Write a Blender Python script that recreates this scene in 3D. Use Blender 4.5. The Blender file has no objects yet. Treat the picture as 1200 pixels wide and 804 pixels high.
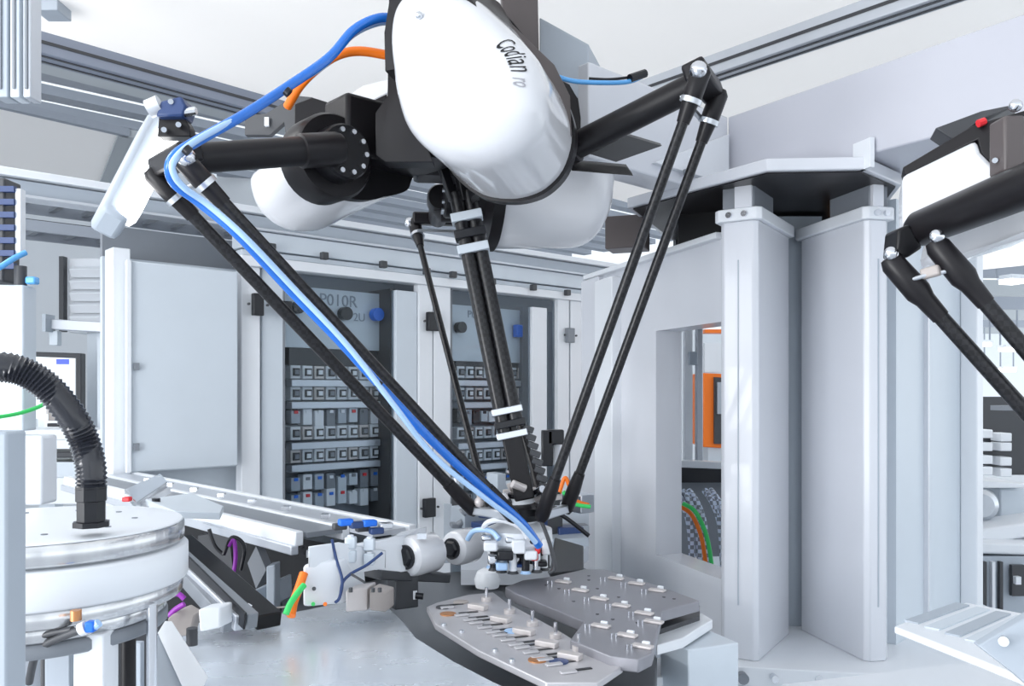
import bpy, bmesh, math, random
from mathutils import Vector, Matrix
random.seed(7)
R = math.radians
SC = bpy.context.scene
COL = SC.collection
V = Vector
FOC = 986.0; HOR = 460.0; CZ = 1.4
# ------------------------------------------------------------ camera, world, lights
cd = bpy.data.cameras.new('camera'); cam = bpy.data.objects.new('camera', cd); COL.objects.link(cam)
cam.location = (0, 0, CZ); cam.rotation_euler = (R(90), 0, 0)
cd.sensor_width = 36; cd.lens = FOC/1200*36; cd.shift_y = (HOR-402)/1200
cd.clip_start = 0.02; cd.clip_end = 200
SC.camera = cam
w = bpy.data.worlds.new('world'); SC.world = w; w.use_nodes = True
bg = w.node_tree.nodes['Background']; bg.inputs[0].default_value = (0.88, 0.94, 1.0, 1); bg.inputs[1].default_value = 1.1
SC.view_settings.view_transform = 'Standard'; SC.view_settings.look = 'None'
SC.view_settings.gamma = 1; SC.view_settings.exposure = 0.68; SC.view_settings.use_curve_mapping = False

def area(name, loc, target, sx, sy, power, col=(1, 1, 1)):
    l = bpy.data.lights.new(name, 'AREA'); l.shape = 'RECTANGLE'; l.size = sx; l.size_y = sy; l.energy = power; l.color = col
    o = bpy.data.objects.new(name, l); COL.objects.link(o); o.location = loc
    o.rotation_euler = (V(target)-V(loc)).to_track_quat('-Z', 'Y').to_euler(); return o
area('hall_window_light', (-3.2, -1.2, 2.6), (0, 2.4, 1.2), 2.4, 1.6, 30, (0.97, 0.98, 1.0))
area('hall_ceiling_light', (-2.6, 2.0, 3.3), (0.2, 2.4, 0.6), 2.0, 1.2, 26, (1.0, 0.98, 0.95))
area('column_fill_light', (-3.0, -.9, 1.0), (.9, 2.3, 1.0), 1.6, 1.2, 58, (0.97, 0.98, 1.0))  # added fill from low left that brightens the column faces
area('back_hall_light', (3.0, 9.0, 3.3), (3.0, 9.0, 0), 5, 5, 60, (1, 1, 1))

# ------------------------------------------------------------ helpers
def P(px, py, d):
    return V(((px-600)/FOC*d, d, CZ+(HOR-py)/FOC*d))
def PZ(px, py, zr):                      # point of a horizontal plane (height relative to the lens)
    return P(px, py, zr*FOC/(HOR-py))
def wall_pt(px, py, A, u):               # point of a vertical plane through A along u
    k = (px-600)/FOC
    s = (k*A[1]-A[0])/(u[0]-k*u[1])
    return P(px, py, A[1]+s*u[1])

MATS = {}
def mat(name, col, rough=0.5, metal=0.0, noise=0.0, nscale=8, bump=0.0, bscale=60, emis=0, coat=0.0, stretch=None, alpha=None, trans=0, weave=0, spec=0.5):
    m = bpy.data.materials.new(name); m.use_nodes = True
    nt = m.node_tree; b = nt.nodes['Principled BSDF']
    b.inputs['Base Color'].default_value = (*col, 1); b.inputs['Roughness'].default_value = rough
    b.inputs['Metallic'].default_value = metal; b.inputs['Coat Weight'].default_value = coat
    b.inputs['Specular IOR Level'].default_value = spec
    if trans: b.inputs['Transmission Weight'].default_value = trans
    if emis:
        b.inputs['Emission Color'].default_value = (*col, 1); b.inputs['Emission Strength'].default_value = emis
    tc = nt.nodes.new('ShaderNodeTexCoord'); mp = nt.nodes.new('ShaderNodeMapping')
    nt.links.new(tc.outputs['Object'], mp.inputs[0])
    if stretch: mp.inputs['Scale'].default_value = stretch
    if noise:
        n = nt.nodes.new('ShaderNodeTexNoise'); n.inputs['Scale'].default_value = nscale; n.inputs['Detail'].default_value = 5
        nt.links.new(mp.outputs[0], n.inputs[0])
        mx = nt.nodes.new('ShaderNodeMix'); mx.data_type = 'RGBA'
        nt.links.new(n.outputs[0], mx.inputs[0])
        mx.inputs[6].default_value = (*[c*(1-noise) for c in col], 1)
        mx.inputs[7].default_value = (*[min(1, c*(1+noise)) for c in col], 1)
        nt.links.new(mx.outputs[2], b.inputs['Base Color'])
        mr = nt.nodes.new('ShaderNodeMapRange'); mr.inputs[3].default_value = max(.02, rough*(1-noise)); mr.inputs[4].default_value = min(1, rough*(1+noise))
        nt.links.new(n.outputs[0], mr.inputs[0]); nt.links.new(mr.outputs[0], b.inputs['Roughness'])
    if weave:
        wv = nt.nodes.new('ShaderNodeTexChecker'); wv.inputs['Scale'].default_value = weave
        wv.inputs[1].default_value = (*[c*.55 for c in col], 1); wv.inputs[2].default_value = (*[min(1, c*1.6) for c in col], 1)
        nt.links.new(mp.outputs[0], wv.inputs[0]); nt.links.new(wv.outputs[0], b.inputs['Base Color'])
    if bump:
        n2 = nt.nodes.new('ShaderNodeTexNoise'); n2.inputs['Scale'].default_value = bscale
        nt.links.new(mp.outputs[0], n2.inputs[0])
        bp = nt.nodes.new('ShaderNodeBump'); bp.inputs['Strength'].default_value = bump; bp.inputs['Distance'].default_value = .002
        nt.links.new(n2.outputs[0], bp.inputs['Height']); nt.links.new(bp.outputs[0], b.inputs['Normal'])
    MATS[name] = m
    return m
mat('gantry_paint', (.56, .57, .63), .35, noise=.02)
mat('gloss_white', (.74, .75, .78), .16, coat=.5, noise=.01)
mat('white_paint', (.80, .83, .87), .34, noise=.02, bump=.05)
mat('cool_paint', (.62, .68, .74), .36, noise=.03, bump=.05)
mat('column_paint', (.70, .72, .77), .25, noise=.02, coat=.2)
mat('grey_paint', (.42, .47, .53), .4, noise=.03)
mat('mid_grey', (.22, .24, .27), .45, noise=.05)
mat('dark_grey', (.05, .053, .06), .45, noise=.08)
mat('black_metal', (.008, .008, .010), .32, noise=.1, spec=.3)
mat('black_satin', (.012, .011, .013), .36, noise=.1, spec=.3)
mat('black_plastic', (.011, .012, .016), .28, spec=.4)
mat('brown_metal', (.10, .085, .085), .4, noise=.05)
mat('carbon', (.010, .010, .012), .3, weave=120, spec=.4)
mat('alu', (.68, .71, .75), .32, 1.0, noise=.06, nscale=20)
mat('alu_matte', (.62, .65, .70), .45, .6, noise=.04, nscale=20)
mat('steel', (.72, .74, .78), .2, 1.0, noise=.1, nscale=10)
mat('ring_steel', (.70, .73, .78), .22, .9, noise=.5, nscale=26, bump=1.0, bscale=40, stretch=(1, 1, .01))
mat('tray_light', (.55, .54, .56), .4, .4, noise=.12, nscale=14)
mat('beam_dark', (.26, .29, .36), .45, .3, noise=.05)
mat('brushed', (.80, .85, .93), .27, .55, noise=.12, nscale=5, bump=.12, bscale=5, stretch=(1, 2.2, 1))
mat('tray_steel', (.30, .30, .33), .42, .5, noise=.15, nscale=14)
mat('tray_side', (.40, .39, .41), .4, .5, noise=.1)
mat('pad', (.62, .58, .57), .4, .3)
mat('bed', (.15, .16, .175), .35, .3, noise=.15, nscale=3)
mat('warm_panel', (.92, .89, .865), .6, noise=.01)
mat('hall_ceiling', (.83, .83, .83), .6, noise=.02)
mat('rib', (.30, .33, .38), .5, noise=.03)
mat('beam_grey', (.42, .45, .47), .5, noise=.03)
mat('blue_hose', (.015, .16, .62), .25, noise=.04, coat=.3)
mat('light_blue', (.12, .42, .85), .25, coat=.3)
mat('pale_blue', (.42, .62, .90), .25, coat=.3)
mat('navy', (.02, .05, .16), .4)
mat('orange', (.95, .20, .01), .4)
mat('green', (.05, .65, .15), .4)
mat('purple', (.28, .03, .38), .4)
mat('red', (.75, .03, .04), .4)
mat('vivid_blue', (.01, .16, .75), .35)
mat('floor_mat', (.45, .47, .5), .3, noise=.04, nscale=1.5)
mat('wall_mat', (.66, .69, .72), .6, noise=.02)
mat('screen', (.75, .8, .82), .2, emis=.35)
mat('screen_blue', (.08, .12, .75), .3, emis=.5)
mat('lamp', (1, 1, 1), .3, emis=3.2)
mat('lamp_soft', (1, 1, 1), .3, emis=1.6)
mat('beige', (.42, .38, .36), .5)
mat('copper', (.6, .28, .12), .35, .7)
mat('braid', (.45, .5, .6), .4, weave=70)
mat('conduit_black', (.022, .024, .032), .2, spec=.6)
mat('ink', (.01, .01, .012), .5)
mat('faint_ink', (.35, .35, .38), .5)
mat('etch', (.30, .34, .40), .5)
g = mat('glass', (.93, .97, 1.0), .02)
nt = g.node_tree; nt.nodes.remove(nt.nodes['Principled BSDF'])
tr = nt.nodes.new('ShaderNodeBsdfTransparent'); gl = nt.nodes.new('ShaderNodeBsdfGlossy'); mx = nt.nodes.new('ShaderNodeMixShader')
fr = nt.nodes.new('ShaderNodeFresnel'); fr.inputs[0].default_value = 1.18; gl.inputs['Roughness'].default_value = .03
tr.inputs[0].default_value = (.93, .96, .98, 1)
nt.links.new(fr.outputs[0], mx.inputs[0]); nt.links.new(tr.outputs[0], mx.inputs[1]); nt.links.new(gl.outputs[0], mx.inputs[2])
nt.links.new(mx.outputs[0], nt.nodes['Material Output'].inputs[0])

def translucent(name, col, k):
    m = MATS[name]; nt = m.node_tree; out = nt.nodes['Material Output']; b = nt.nodes['Principled BSDF']
    t_ = nt.nodes.new('ShaderNodeBsdfTranslucent'); t_.inputs[0].default_value = (*col, 1); x_ = nt.nodes.new('ShaderNodeMixShader')
    x_.inputs[0].default_value = k; nt.links.new(b.outputs[0], x_.inputs[1]); nt.links.new(t_.outputs[0], x_.inputs[2]); nt.links.new(x_.outputs[0], out.inputs[0])
translucent('warm_panel', (.97, .94, .91), .5); translucent('hall_ceiling', (.95, .96, .97), .6)

def smooth_path(pts, n=6, closed=False):
    pts = [V(p) for p in pts]; out = []; N = len(pts)
    segs = N if closed else N-1
    for i in range(segs):
        if closed: p0, p1, p2, p3 = pts[(i-1) % N], pts[i], pts[(i+1) % N], pts[(i+2) % N]
        else: p0, p1, p2, p3 = pts[max(i-1, 0)], pts[i], pts[i+1], pts[min(i+2, N-1)]
        for k in range(n):
            t = k/n
            out.append(.5*((2*p1)+(p2-p0)*t+(2*p0-5*p1+4*p2-p3)*t*t+(3*p1-p0-3*p2+p3)*t**3))
    if not closed: out.append(pts[-1])
    return out

class MB:
    def __init__(s): s.v = []; s.f = []
    def add(s, vs, fs):
        b = len(s.v); s.v += [V(v) for v in vs]; s.f += [[b+i for i in f] for f in fs]; return s
    def box(s, c, size, rz=0, M=None):
        c = V(c); hx, hy, hz = [a/2 for a in size]
        Mr = M if M else Matrix.Rotation(rz, 3, 'Z')
        vs = [c+Mr @ V((x*hx, y*hy, z*hz)) for x in (-1, 1) for y in (-1, 1) for z in (-1, 1)]
        return s.add(vs, [(0, 1, 3, 2), (4, 6, 7, 5), (0, 4, 5, 1), (2, 3, 7, 6), (0, 2, 6, 4), (1, 5, 7, 3)])
    def bar(s, a, b, wd, h, up=(0, 0, 1)):
        a, b = V(a), V(b); x = (b-a).normalized(); y = V(up).cross(x).normalized(); z = x.cross(y)
        M = Matrix((x, y, z)).transposed()
        return s.box((a+b)/2, ((b-a).length, wd, h), M=M)
    def prism(s, pts, vec):
        pts = [V(p) for p in pts]; vec = V(vec); n = len(pts)
        return s.add(pts+[p+vec for p in pts], [tuple(range(n)), tuple(range(2*n-1, n-1, -1))]+[(i, i+n, (i+1) % n+n, (i+1) % n) for i in range(n)])
    def cyl(s, a, b, r, seg=20, r2=None, caps=True):
        a, b = V(a), V(b); r2 = r if r2 is None else r2
        x = (b-a).normalized(); t = V((0, 0, 1)) if abs(x.z) < .9 else V((1, 0, 0))
        y = t.cross(x).normalized(); z = x.cross(y); vs = []
        for c, rr in ((a, r), (b, r2)):
            vs += [c+rr*(math.cos(2*math.pi*i/seg)*y+math.sin(2*math.pi*i/seg)*z) for i in range(seg)]
        fs = [(i, (i+1) % seg, (i+1) % seg+seg, i+seg) for i in range(seg)]
        if caps: fs += [tuple(range(seg-1, -1, -1)), tuple(range(seg, 2*seg))]
        return s.add(vs, fs)
    def lathe(s, a, axis, prof, seg=32):           # prof: (distance along the axis, radius)
        a = V(a); x = V(axis).normalized(); t = V((0, 0, 1)) if abs(x.z) < .9 else V((1, 0, 0))
        y = t.cross(x).normalized(); z = x.cross(y); vs = []; n = len(prof)
        for h, rr in prof:
            vs += [a+x*h+rr*(math.cos(2*math.pi*i/seg)*y+math.sin(2*math.pi*i/seg)*z) for i in range(seg)]
        fs = [(k*seg+i, k*seg+(i+1) % seg, (k+1)*seg+(i+1) % seg, (k+1)*seg+i) for k in range(n-1) for i in range(seg)]
        fs += [tuple(range(seg-1, -1, -1)), tuple(range((n-1)*seg, n*seg))]
        return s.add(vs, fs)
    def tube(s, pts, r, seg=10, n=6, ripple=0, smooth=True):
        pp = smooth_path(pts, n) if smooth else [V(p) for p in pts]; vs = []; y = None; N = len(pp)
        for i, p in enumerate(pp):
            x = (pp[min(i+1, N-1)]-pp[max(i-1, 0)]).normalized()
            if y is None:
                t = V((0, 0, 1)) if abs(x.z) < .9 else V((1, 0, 0)); y = t.cross(x).normalized()
            else: y = (y-x*y.dot(x)).normalized()
            z = x.cross(y); rr = r*(1-ripple*(i % 2))
            vs += [p+rr*(math.cos(2*math.pi*k/seg)*y+math.sin(2*math.pi*k/seg)*z) for k in range(seg)]
        fs = [(k*seg+i, k*seg+(i+1) % seg, (k+1)*seg+(i+1) % seg, (k+1)*seg+i) for k in range(N-1) for i in range(seg)]
        fs += [tuple(range(seg-1, -1, -1)), tuple(range((N-1)*seg, N*seg))]
        return s.add(vs, fs)
    def ball(s, c, r, seg=14):
        prof = [(-r*math.cos(math.pi*i/8), max(1e-4, r*math.sin(math.pi*i/8))) for i in range(9)]
        return s.lathe(c, (0, 0, 1), prof, seg)
    def build(s, name, m, parent=None, bev=0, smooth=True, ang=35):
        M = Matrix.Identity(4)
        q = parent; 
        if parent is not None:
            while q.parent is not None: q = q.parent
            M = (Matrix.Translation(q.location) @ q.rotation_euler.to_matrix().to_4x4()).inverted()
        me = bpy.data.meshes.new(name); me.from_pydata([M @ v for v in s.v], [], s.f)
        bm = bmesh.new(); bm.from_mesh(me); bmesh.ops.recalc_face_normals(bm, faces=bm.faces); bm.to_mesh(me); bm.free()
        me.materials.append(MATS[m])
        if smooth:
            for p in me.polygons: p.use_smooth = True
            me.set_sharp_from_angle(angle=R(ang))
        o = bpy.data.objects.new(name, me); COL.objects.link(o)
        if parent is not None: o.parent = parent
        if bev:
            b = o.modifiers.new('bevel', 'BEVEL'); b.width = bev; b.segments = 2; b.limit_method = 'ANGLE'; b.angle_limit = R(40)
        return o
def tag(o, label, cat, group=None):
    o['label'] = label; o['category'] = cat
    if group: o['group'] = group
    return o
def thing(name, label, cat, loc=(0, 0, 0), group=None):
    o = bpy.data.objects.new(name, None); COL.objects.link(o); o.location = loc; o.empty_display_size = .05
    return tag(o, label, cat, group)
def struct(o): o['kind'] = 'structure'; return o
def kids(o): return [c for c in bpy.data.objects if c.parent == o]
def single(mb, name, m, label, cat, group=None, **k):
    lo = V((sum(v.x for v in mb.v)/len(mb.v), sum(v.y for v in mb.v)/len(mb.v), min(v.z for v in mb.v)))
    o = MB(); o.v = [v-lo for v in mb.v]; o.f = mb.f
    ob = o.build(name, m, None, **k); ob.location = lo
    return tag(ob, label, cat, group)
def Z(rel): return CZ+rel
U1 = V((.737, .676, 0)); U2 = V((-.676, .737, 0))     # the two directions of the cell

# ------------------------------------------------------------ setting
struct(MB().box((0, 11, -.05), (26, 40, .1)).build('floor', 'floor_mat', smooth=False))
ce = struct(MB().add([(-20, -9, Z(2.25)), (20, -9, Z(2.25)), (20, 35, Z(2.25)), (-20, 35, Z(2.25))], [(0, 1, 2, 3)]).build('ceiling', 'hall_ceiling', smooth=False))
rb = MB().box((0, 0, 0), (16, .16, .07), math.atan2(.676, .737)); rib0 = None
for i in range(26):
    c = V((-2.2, 2.2, Z(2.21)))+U2*(i*.42)+U1*2
    if i == 0:
        m = MB(); m.v = list(rb.v); m.f = rb.f
        rib0 = m.build('ceiling_rib', 'rib', None, smooth=False); rib0.parent = ce; rib0.location = c
    else:
        o = rib0.copy(); o.location = c; o.parent = ce; COL.objects.link(o)
struct(MB().box((0, 30, 1.8), (40, .2, 3.8)).build('wall_back', 'wall_mat', smooth=False))
struct(MB().box((-5.6, 8.0, 1.83), (6.5, .15, 3.6), R(12)).build('wall_left', 'wall_mat', smooth=False))

# translucent roof panels of the cell on aluminium profiles
roofz = 1.15
def roofpt(px, py, z=roofz): return PZ(px, py, z)
A = roofpt(45, 42); Bc = roofpt(529, 179); Cc = roofpt(1030, 0)
dirR = (Cc-Bc).normalized(); dirL = (A-Bc).normalized()
Aext = A+dirL*.25; Cext = Bc+dirR*3.6
t = thing('roof_panel', 'large warm white roof panel in the upper middle, above the blue hose', 'panel', (Bc.x, Bc.y, Z(roofz)))
MB().add([Bc, Aext, Aext+(Cext-Bc), Cext], [(0, 1, 2, 3)]).build('sheet', 'warm_panel', t, smooth=False)
t = thing('roof_panel', 'warm white roof panel at top right above the big grey beam', 'panel', (Bc.x+.3, Bc.y, Z(roofz)))
q = Bc-dirL*.10
MB().add([q, q+dirR*3.6, q+dirR*3.6-dirL*6, q-dirL*6], [(0, 1, 2, 3)]).build('sheet', 'warm_panel', t, smooth=False)
def profile(name, a, b, wd, h, label, cat='beam', m='alu_matte', slots=2):
    t = thing(name, label, cat, (a+b)/2)
    MB().bar(a, b, wd, h).build('body', m, t, bev=.003)
    x = (b-a).normalized(); y = V((0, 0, 1)).cross(x).normalized()
    for k in range(slots):
        o = (k-(slots-1)/2)*wd/slots
        MB().bar(a+y*o-V((0, 0, h/2+.001)), b+y*o-V((0, 0, h/2+.001)), .010, .004).build('slot', 'dark_grey', t, smooth=False)
    for k in (-1, 1):
        MB().bar(a+y*k*(wd/2+.001), b+y*k*(wd/2+.001), .004, .010).build('slot', 'dark_grey', t, smooth=False)
    return t
dz = V((0, 0, -.035))
profile('roof_profile', Aext+dz, Bc+dz, .10, .07, 'slotted aluminium roof profile sloping down from top left to the robot', m='beam_dark')
profile('roof_profile', Bc+dz, Cext+dz, .08, .07, 'slotted aluminium roof profile running from the right elbow to the top edge')
s2 = dirR*(-.24)
single(MB().bar(Aext+s2+V((0, 0, .03)), Bc+s2+V((0, 0, .03)), .26, .04), 'roof_beam', 'beam_grey', 'flat grey beam below and left of the slotted roof profile', 'beam', bev=.004)
# hall roof sheet, cable ladders at the left
p = [PZ(-60, 108, 1.75), PZ(150, 156, 1.75), PZ(118, 232, 1.75), PZ(-60, 200, 1.75)]
t = thing('skylight_panel', 'off white skylight sheet in the hall roof at the far left', 'panel', p[0])
MB().add(p, [(0, 1, 2, 3)]).build('sheet', 'warm_panel', t, smooth=False)
MB().bar(p[0], p[1], .05, .05).build('edge_bar', 'rib', t); MB().bar(p[1], p[2], .12, .05).build('edge_bar', 'beam_grey', t); MB().bar(p[2], p[3], .06, .05).build('edge_bar', 'rib', t)
def ladder(a, b, wd, label, n):
    t = thing('cable_ladder', label, 'cable tray', a, 'cable ladders under the hall roof'); a, b = V(a), V(b)
    x = (b-a).normalized(); y = V((0, 0, 1)).cross(x)
    for k in (-1, 1): MB().bar(a+y*k*wd/2, b+y*k*wd/2, .02, .06).build('rail', 'rib', t)
    for i in range(n): 
        c = a+(b-a)*((i+.5)/n)
        MB().bar(c-y*wd/2, c+y*wd/2, .03, .02).build('rung', 'mid_grey', t, smooth=False)
    for k in (-.25, 0, .2):
        MB().tube([a+y*wd*k+V((0, 0, .03)), (a+b)/2+y*wd*(k+.05)+V((0, 0, .035)), b+y*wd*k+V((0, 0, .03))], .02, 6).build('cable', 'dark_grey', t)
    return t
ladder(P(10, 232, 4.6), P(10, 232, 4.6)+U1*4.6, .45, 'upper dark cable ladder under the hall roof, above the white cabinet door', 26)
ladder(P(20, 268, 4.6), P(20, 268, 4.6)+U1*4.8, .3, 'lower cable ladder directly above the cabinet door', 26)

# hanging profiles top left
for px, wpx, m, lab in ((8, 16, 'grey_paint', 'grey post hanging at the very top left edge'), (24, 11, 'cool_paint', 'second hanging post from the left edge, pale grey'), (38, 9, 'alu_matte', 'third hanging post from the left, slotted aluminium')):
    a = P(px, 118, 2.1); top = V((a.x, a.y, Z(1.14)))
    t = thing('hanging_post', lab, 'post', a)
    MB().bar(a, top, wpx/986*2.1, .05, up=(0, 1, 0)).build('body', m, t, bev=.003)
    MB().bar(a+V((0, -.027, .02)), top+V((0, -.027, 0)), .006, .006, up=(0, 1, 0)).build('slot', 'mid_grey', t)
single(MB().box(P(62, 5, 2.5), (.07, .08, .07)), 'bracket', 'grey_paint', 'grey bracket block hanging under the roof at top left', 'bracket', bev=.003)

# ------------------------------------------------------------ machine frame right: columns, head plate, beams
def K(px, py, d): return P(px, py, d*1.25)
platez = .427*1.25; pth = .03
def flat(px, d, zr): v = P(px, HOR, d*1.25); v.z = Z(zr); return v
pl = [flat(735, 1.95, platez), flat(820, 1.76, platez), flat(899, 1.62, platez), flat(1014, 1.607, platez), flat(1057, 1.733, platez)]
pl += [V((1.12, 2.6, Z(platez))), V((.55, 2.95, Z(platez)))]
ZT = V((0, 0, 1))
pm = sum(pl, V((0, 0, 0)))/len(pl); pl2 = [pm+(v-pm)*.955 for v in pl]
t = thing('head_plate', 'pale octagonal head plate resting on the machine columns', 'plate', pl[2])
MB().prism(pl, (0, 0, pth)).build('plate', 'column_paint', t, bev=.003)
MB().box((pl[3]+V((.0, .01, .035))), (.012, .06, .07), .3).build('rib', 'white_paint', t)
MB().cyl(V((1.0, 2.75, Z(platez)-.005)), V((1.0, 2.75, Z(platez)-.30)), .17, 28).build('hub', 'dark_grey', t)
MB().prism([v-ZT*.004 for v in pl2], (0, 0, .003)).build('underside_dark', 'black_satin', t)  # black inset sheet paints the underside of the pale plate dark
MB().bar(flat(975, 2.08, platez-.13), flat(975, 2.08, platez-.01), .05, .04, up=(1, 0, 0)).build('cover_strip', 'copper', t)
# columns
def column(near, ld, wd_dir, L, Wd, label):
    ld = V(ld).normalized(); wv = V(wd_dir).normalized()
    zb, zt = Z(-.69), Z(.255*1.25/1.0)
    zt = Z(.443)
    base = V(near); base.z = zb
    t = thing('machine_column', label, 'column', base, 'machine columns')
    r = .012
    def sec(o0, grow=0.0):
        c = V(near)-ld*grow-wv*grow; LL = L+2*grow; WW = Wd+2*grow
        pts = []
        for (a, b) in ((0, r), (0, WW-r), (r, WW), (LL-r, WW), (LL, WW-r), (LL, r), (LL-r, 0), (r, 0)):
            v = c+ld*a+wv*b; v.z = o0; pts.append(v)
        return pts
    MB().prism(sec(zb), (0, 0, zt-zb)).build('body', 'column_paint', t, bev=.003)
    MB().prism(sec(zt, .012), (0, 0, .032)).build('cap', 'white_paint', t, bev=.003)
    ztop = zt+.032
    blk = MB()
    c = V(near)+ld*.03+wv*.02
    def bx(a0, a1, b0, b1):
        p = [V(near)+ld*a+wv*b for a, b in ((a0, b0), (a1, b0), (a1, b1), (a0, b1))]
        for v in p: v.z = ztop
        return p
    MB().prism(bx(.0, L*.55, .008, Wd-.008), (0, 0, Z(platez)-ztop-.001)).build('spacer_block', 'mid_grey', t, bev=.002)
    MB().prism(bx(-.012, .02, .012, .012+Wd*.45), (0, 0, Z(platez)-ztop-.001)).build('front_block', 'column_paint', t, bev=.002)
    # seam strip and bolts on the narrow face
    m = near-ld*.001+wv*Wd*.5
    a = V(m); a.z = zb+.14; b = V(m); b.z = zt-.1
    MB().bar(a, b, .003, .002, up=ld).build('seam', 'grey_paint', t, smooth=False)
    for k in (.3, .7):
        m2 = near-ld*.012+wv*Wd*k; m2.z = zt+.015
        MB().cyl(m2, m2-ld*.008, .008, 10).build('bolt', 'steel', t)
    return t
c1 = V((.502*1.25, 1.72*1.25, 0)); c2 = V((.724*1.25, 1.72*1.25, 0))
column(c1, (.545, .838, 0), (-.838, .545, 0), .31, .10, 'left one of the two tall pale machine columns on the right')
column(c2, (-.22, .975, 0), (.975, .22, 0), .31, .07, 'right one of the two tall pale machine columns, the widest')
# filler panel added between columns, blocks the bright background and darkens the gap
single(MB().bar(V((.835, 2.50, Z(-.69))), V((.835, 2.50, Z(.52))), .16, .03, up=(0, 1, 0)), 'gap_filler', 'grey_paint', 'narrow blue grey filler strip added to darken the gap between the two machine columns', 'cover')
single(MB().box((.82, 2.95, Z(.44)), (.5, .05, .2)), 'dark_backing', 'black_satin', 'black backing added behind the column caps to darken the gap under the head plate', 'cover')  # added black backing, paints the dark gap behind the caps
# window panel left of the columns
pa = V((.465*1.25, 1.85*1.25, 0)); pb = V((.232*1.25, 2.54*1.25, 0)); pu = (pb-pa).normalized(); pn = V((.95, .31, 0)); Lp = (pb-pa).length
zt = Z(.338*1.25); zb = Z(-.69); wz0 = Z(-.413*1.25); wz1 = Z(.1565*1.25); s1 = .308*1.25
t = thing('window_frame_panel', 'pale machine panel with a tall window opening left of the columns', 'panel', (pa.x, pa.y, zb))
def seg(s0, s1_, z0, z1, off=0, th=.092):
    a = pa+pu*s0+pn*off; b = pa+pu*s1_+pn*off; a.z = b.z = z0
    return MB().prism([a, b, b+pn*th, a+pn*th], (0, 0, z1-z0))
mbp = seg(-.02, Lp, zb, wz0)
mbp.add(*[(x.v, x.f) for x in [seg(-.02, Lp, wz1, zt)]][0]); mbp.add(*[(x.v, x.f) for x in [seg(s1, Lp, wz0, wz1)]][0])
mbp.build('panel_body', 'column_paint', t, smooth=False)
seg(Lp*.70, Lp*.86, zb, zt-.02, off=-.035, th=.04).build('flange', 'white_paint', t, bev=.004)
seg(Lp*.86, Lp+.03, zb, zt, off=-.02, th=.12).build('corner_post', 'column_paint', t, bev=.004)
seg(0, Lp, zt, zt+.018, off=-.025, th=.14).build('top_rim', 'white_paint', t, bev=.003)
# dark gap between head plate and panel, its darkness put into a black block
t = thing('dark_gap_block', 'black block painting the dark gap between head plate and window panel', 'housing', (.62, 2.45, zt))
MB().box((.64, 2.56, zt+.07), (.24, .2, .10), R(-20)).build('body', 'black_metal', t, bev=.003)
MB().box((.36, 2.62, zt+.07), (.12, .1, .10), R(-20)).build('guide_block', 'brown_metal', t, bev=.003)
# the recess panel right of the columns
qa = V((.84*1.25, 1.84*1.25, 0)); qb = P(1133, 460, 2.75); qb.z = 0
qu = (qb-qa).normalized(); qn = V((-qu.y, qu.x, 0))
t = thing('recess_panel', 'grey recessed machine panel right of the wide column', 'panel', (qa.x, qa.y, zb))
def qs(s0, s1_, z0, z1, off, th):
    a = qa+qu*s0+qn*off; b = qa+qu*s1_+qn*off; a.z = b.z = z0
    return MB().prism([a, b, b+qn*th, a+qn*th], (0, 0, z1-z0))
LQ = (qb-qa).length
qs(.0, LQ, Z(-.69), Z(.53), 0, .03).build('sheet', 'cool_paint', t, smooth=False)
qs(LQ-.07, LQ-.005, Z(-.69), Z(.53), -.05, .05).build('edge_post', 'white_paint', t, bev=.004)
qs(LQ*.35, LQ*.37, Z(-.69), Z(.53), -.012, .012).build('seam_strip', 'column_paint', t)
# cross beams above
bz0, bz1 = Z(.457*1.25), Z(.622*1.25)
ba = P(853, 460, 2.375); ba.z = bz0; bd = V((.562, -.827, 0)); bn = V((.827, .562, 0))
t = thing('gantry_beam', 'big smooth grey gantry beam rising to the upper right corner', 'beam', ba)
ZT = V((0, 0, 1))
a0 = ba; a1 = ba+bd*1.25; a2 = ba+bd*1.9
MB().prism([a0, a1, a2+ZT*.05, a2+ZT*(bz1-bz0), a0+ZT*(bz1-bz0)], bn*.3).build('beam_body', 'gantry_paint', t, bev=.004)
a = P(690, 460, 1.975); a.z = bz0-.02; b = P(853, 460, 2.375); b.z = bz0-.02
t = thing('cross_beam', 'pale cross beam between robot mount and gantry beam, behind the right upper arm', 'beam', a)
MB().prism([a, b, b+ZT*(bz1-bz0+.02), a+ZT*(bz1-bz0+.02)], U2*.1).build('beam_body', 'column_paint', t, bev=.004)
g0 = b-U1*.02-U2*.002; MB().prism([g0-ZT*-.03, g0-ZT*-.03-U1*.33, g0+ZT*.17], -U2*.015).build('gusset', 'white_paint', t, bev=.001)
MB().cyl(P(806, 205, 2.2), P(806, 199, 2.2), .012, 10).build('screw', 'mid_grey', t)
a = P(785, 460, 2.14); a.z = bz0-.02
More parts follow.
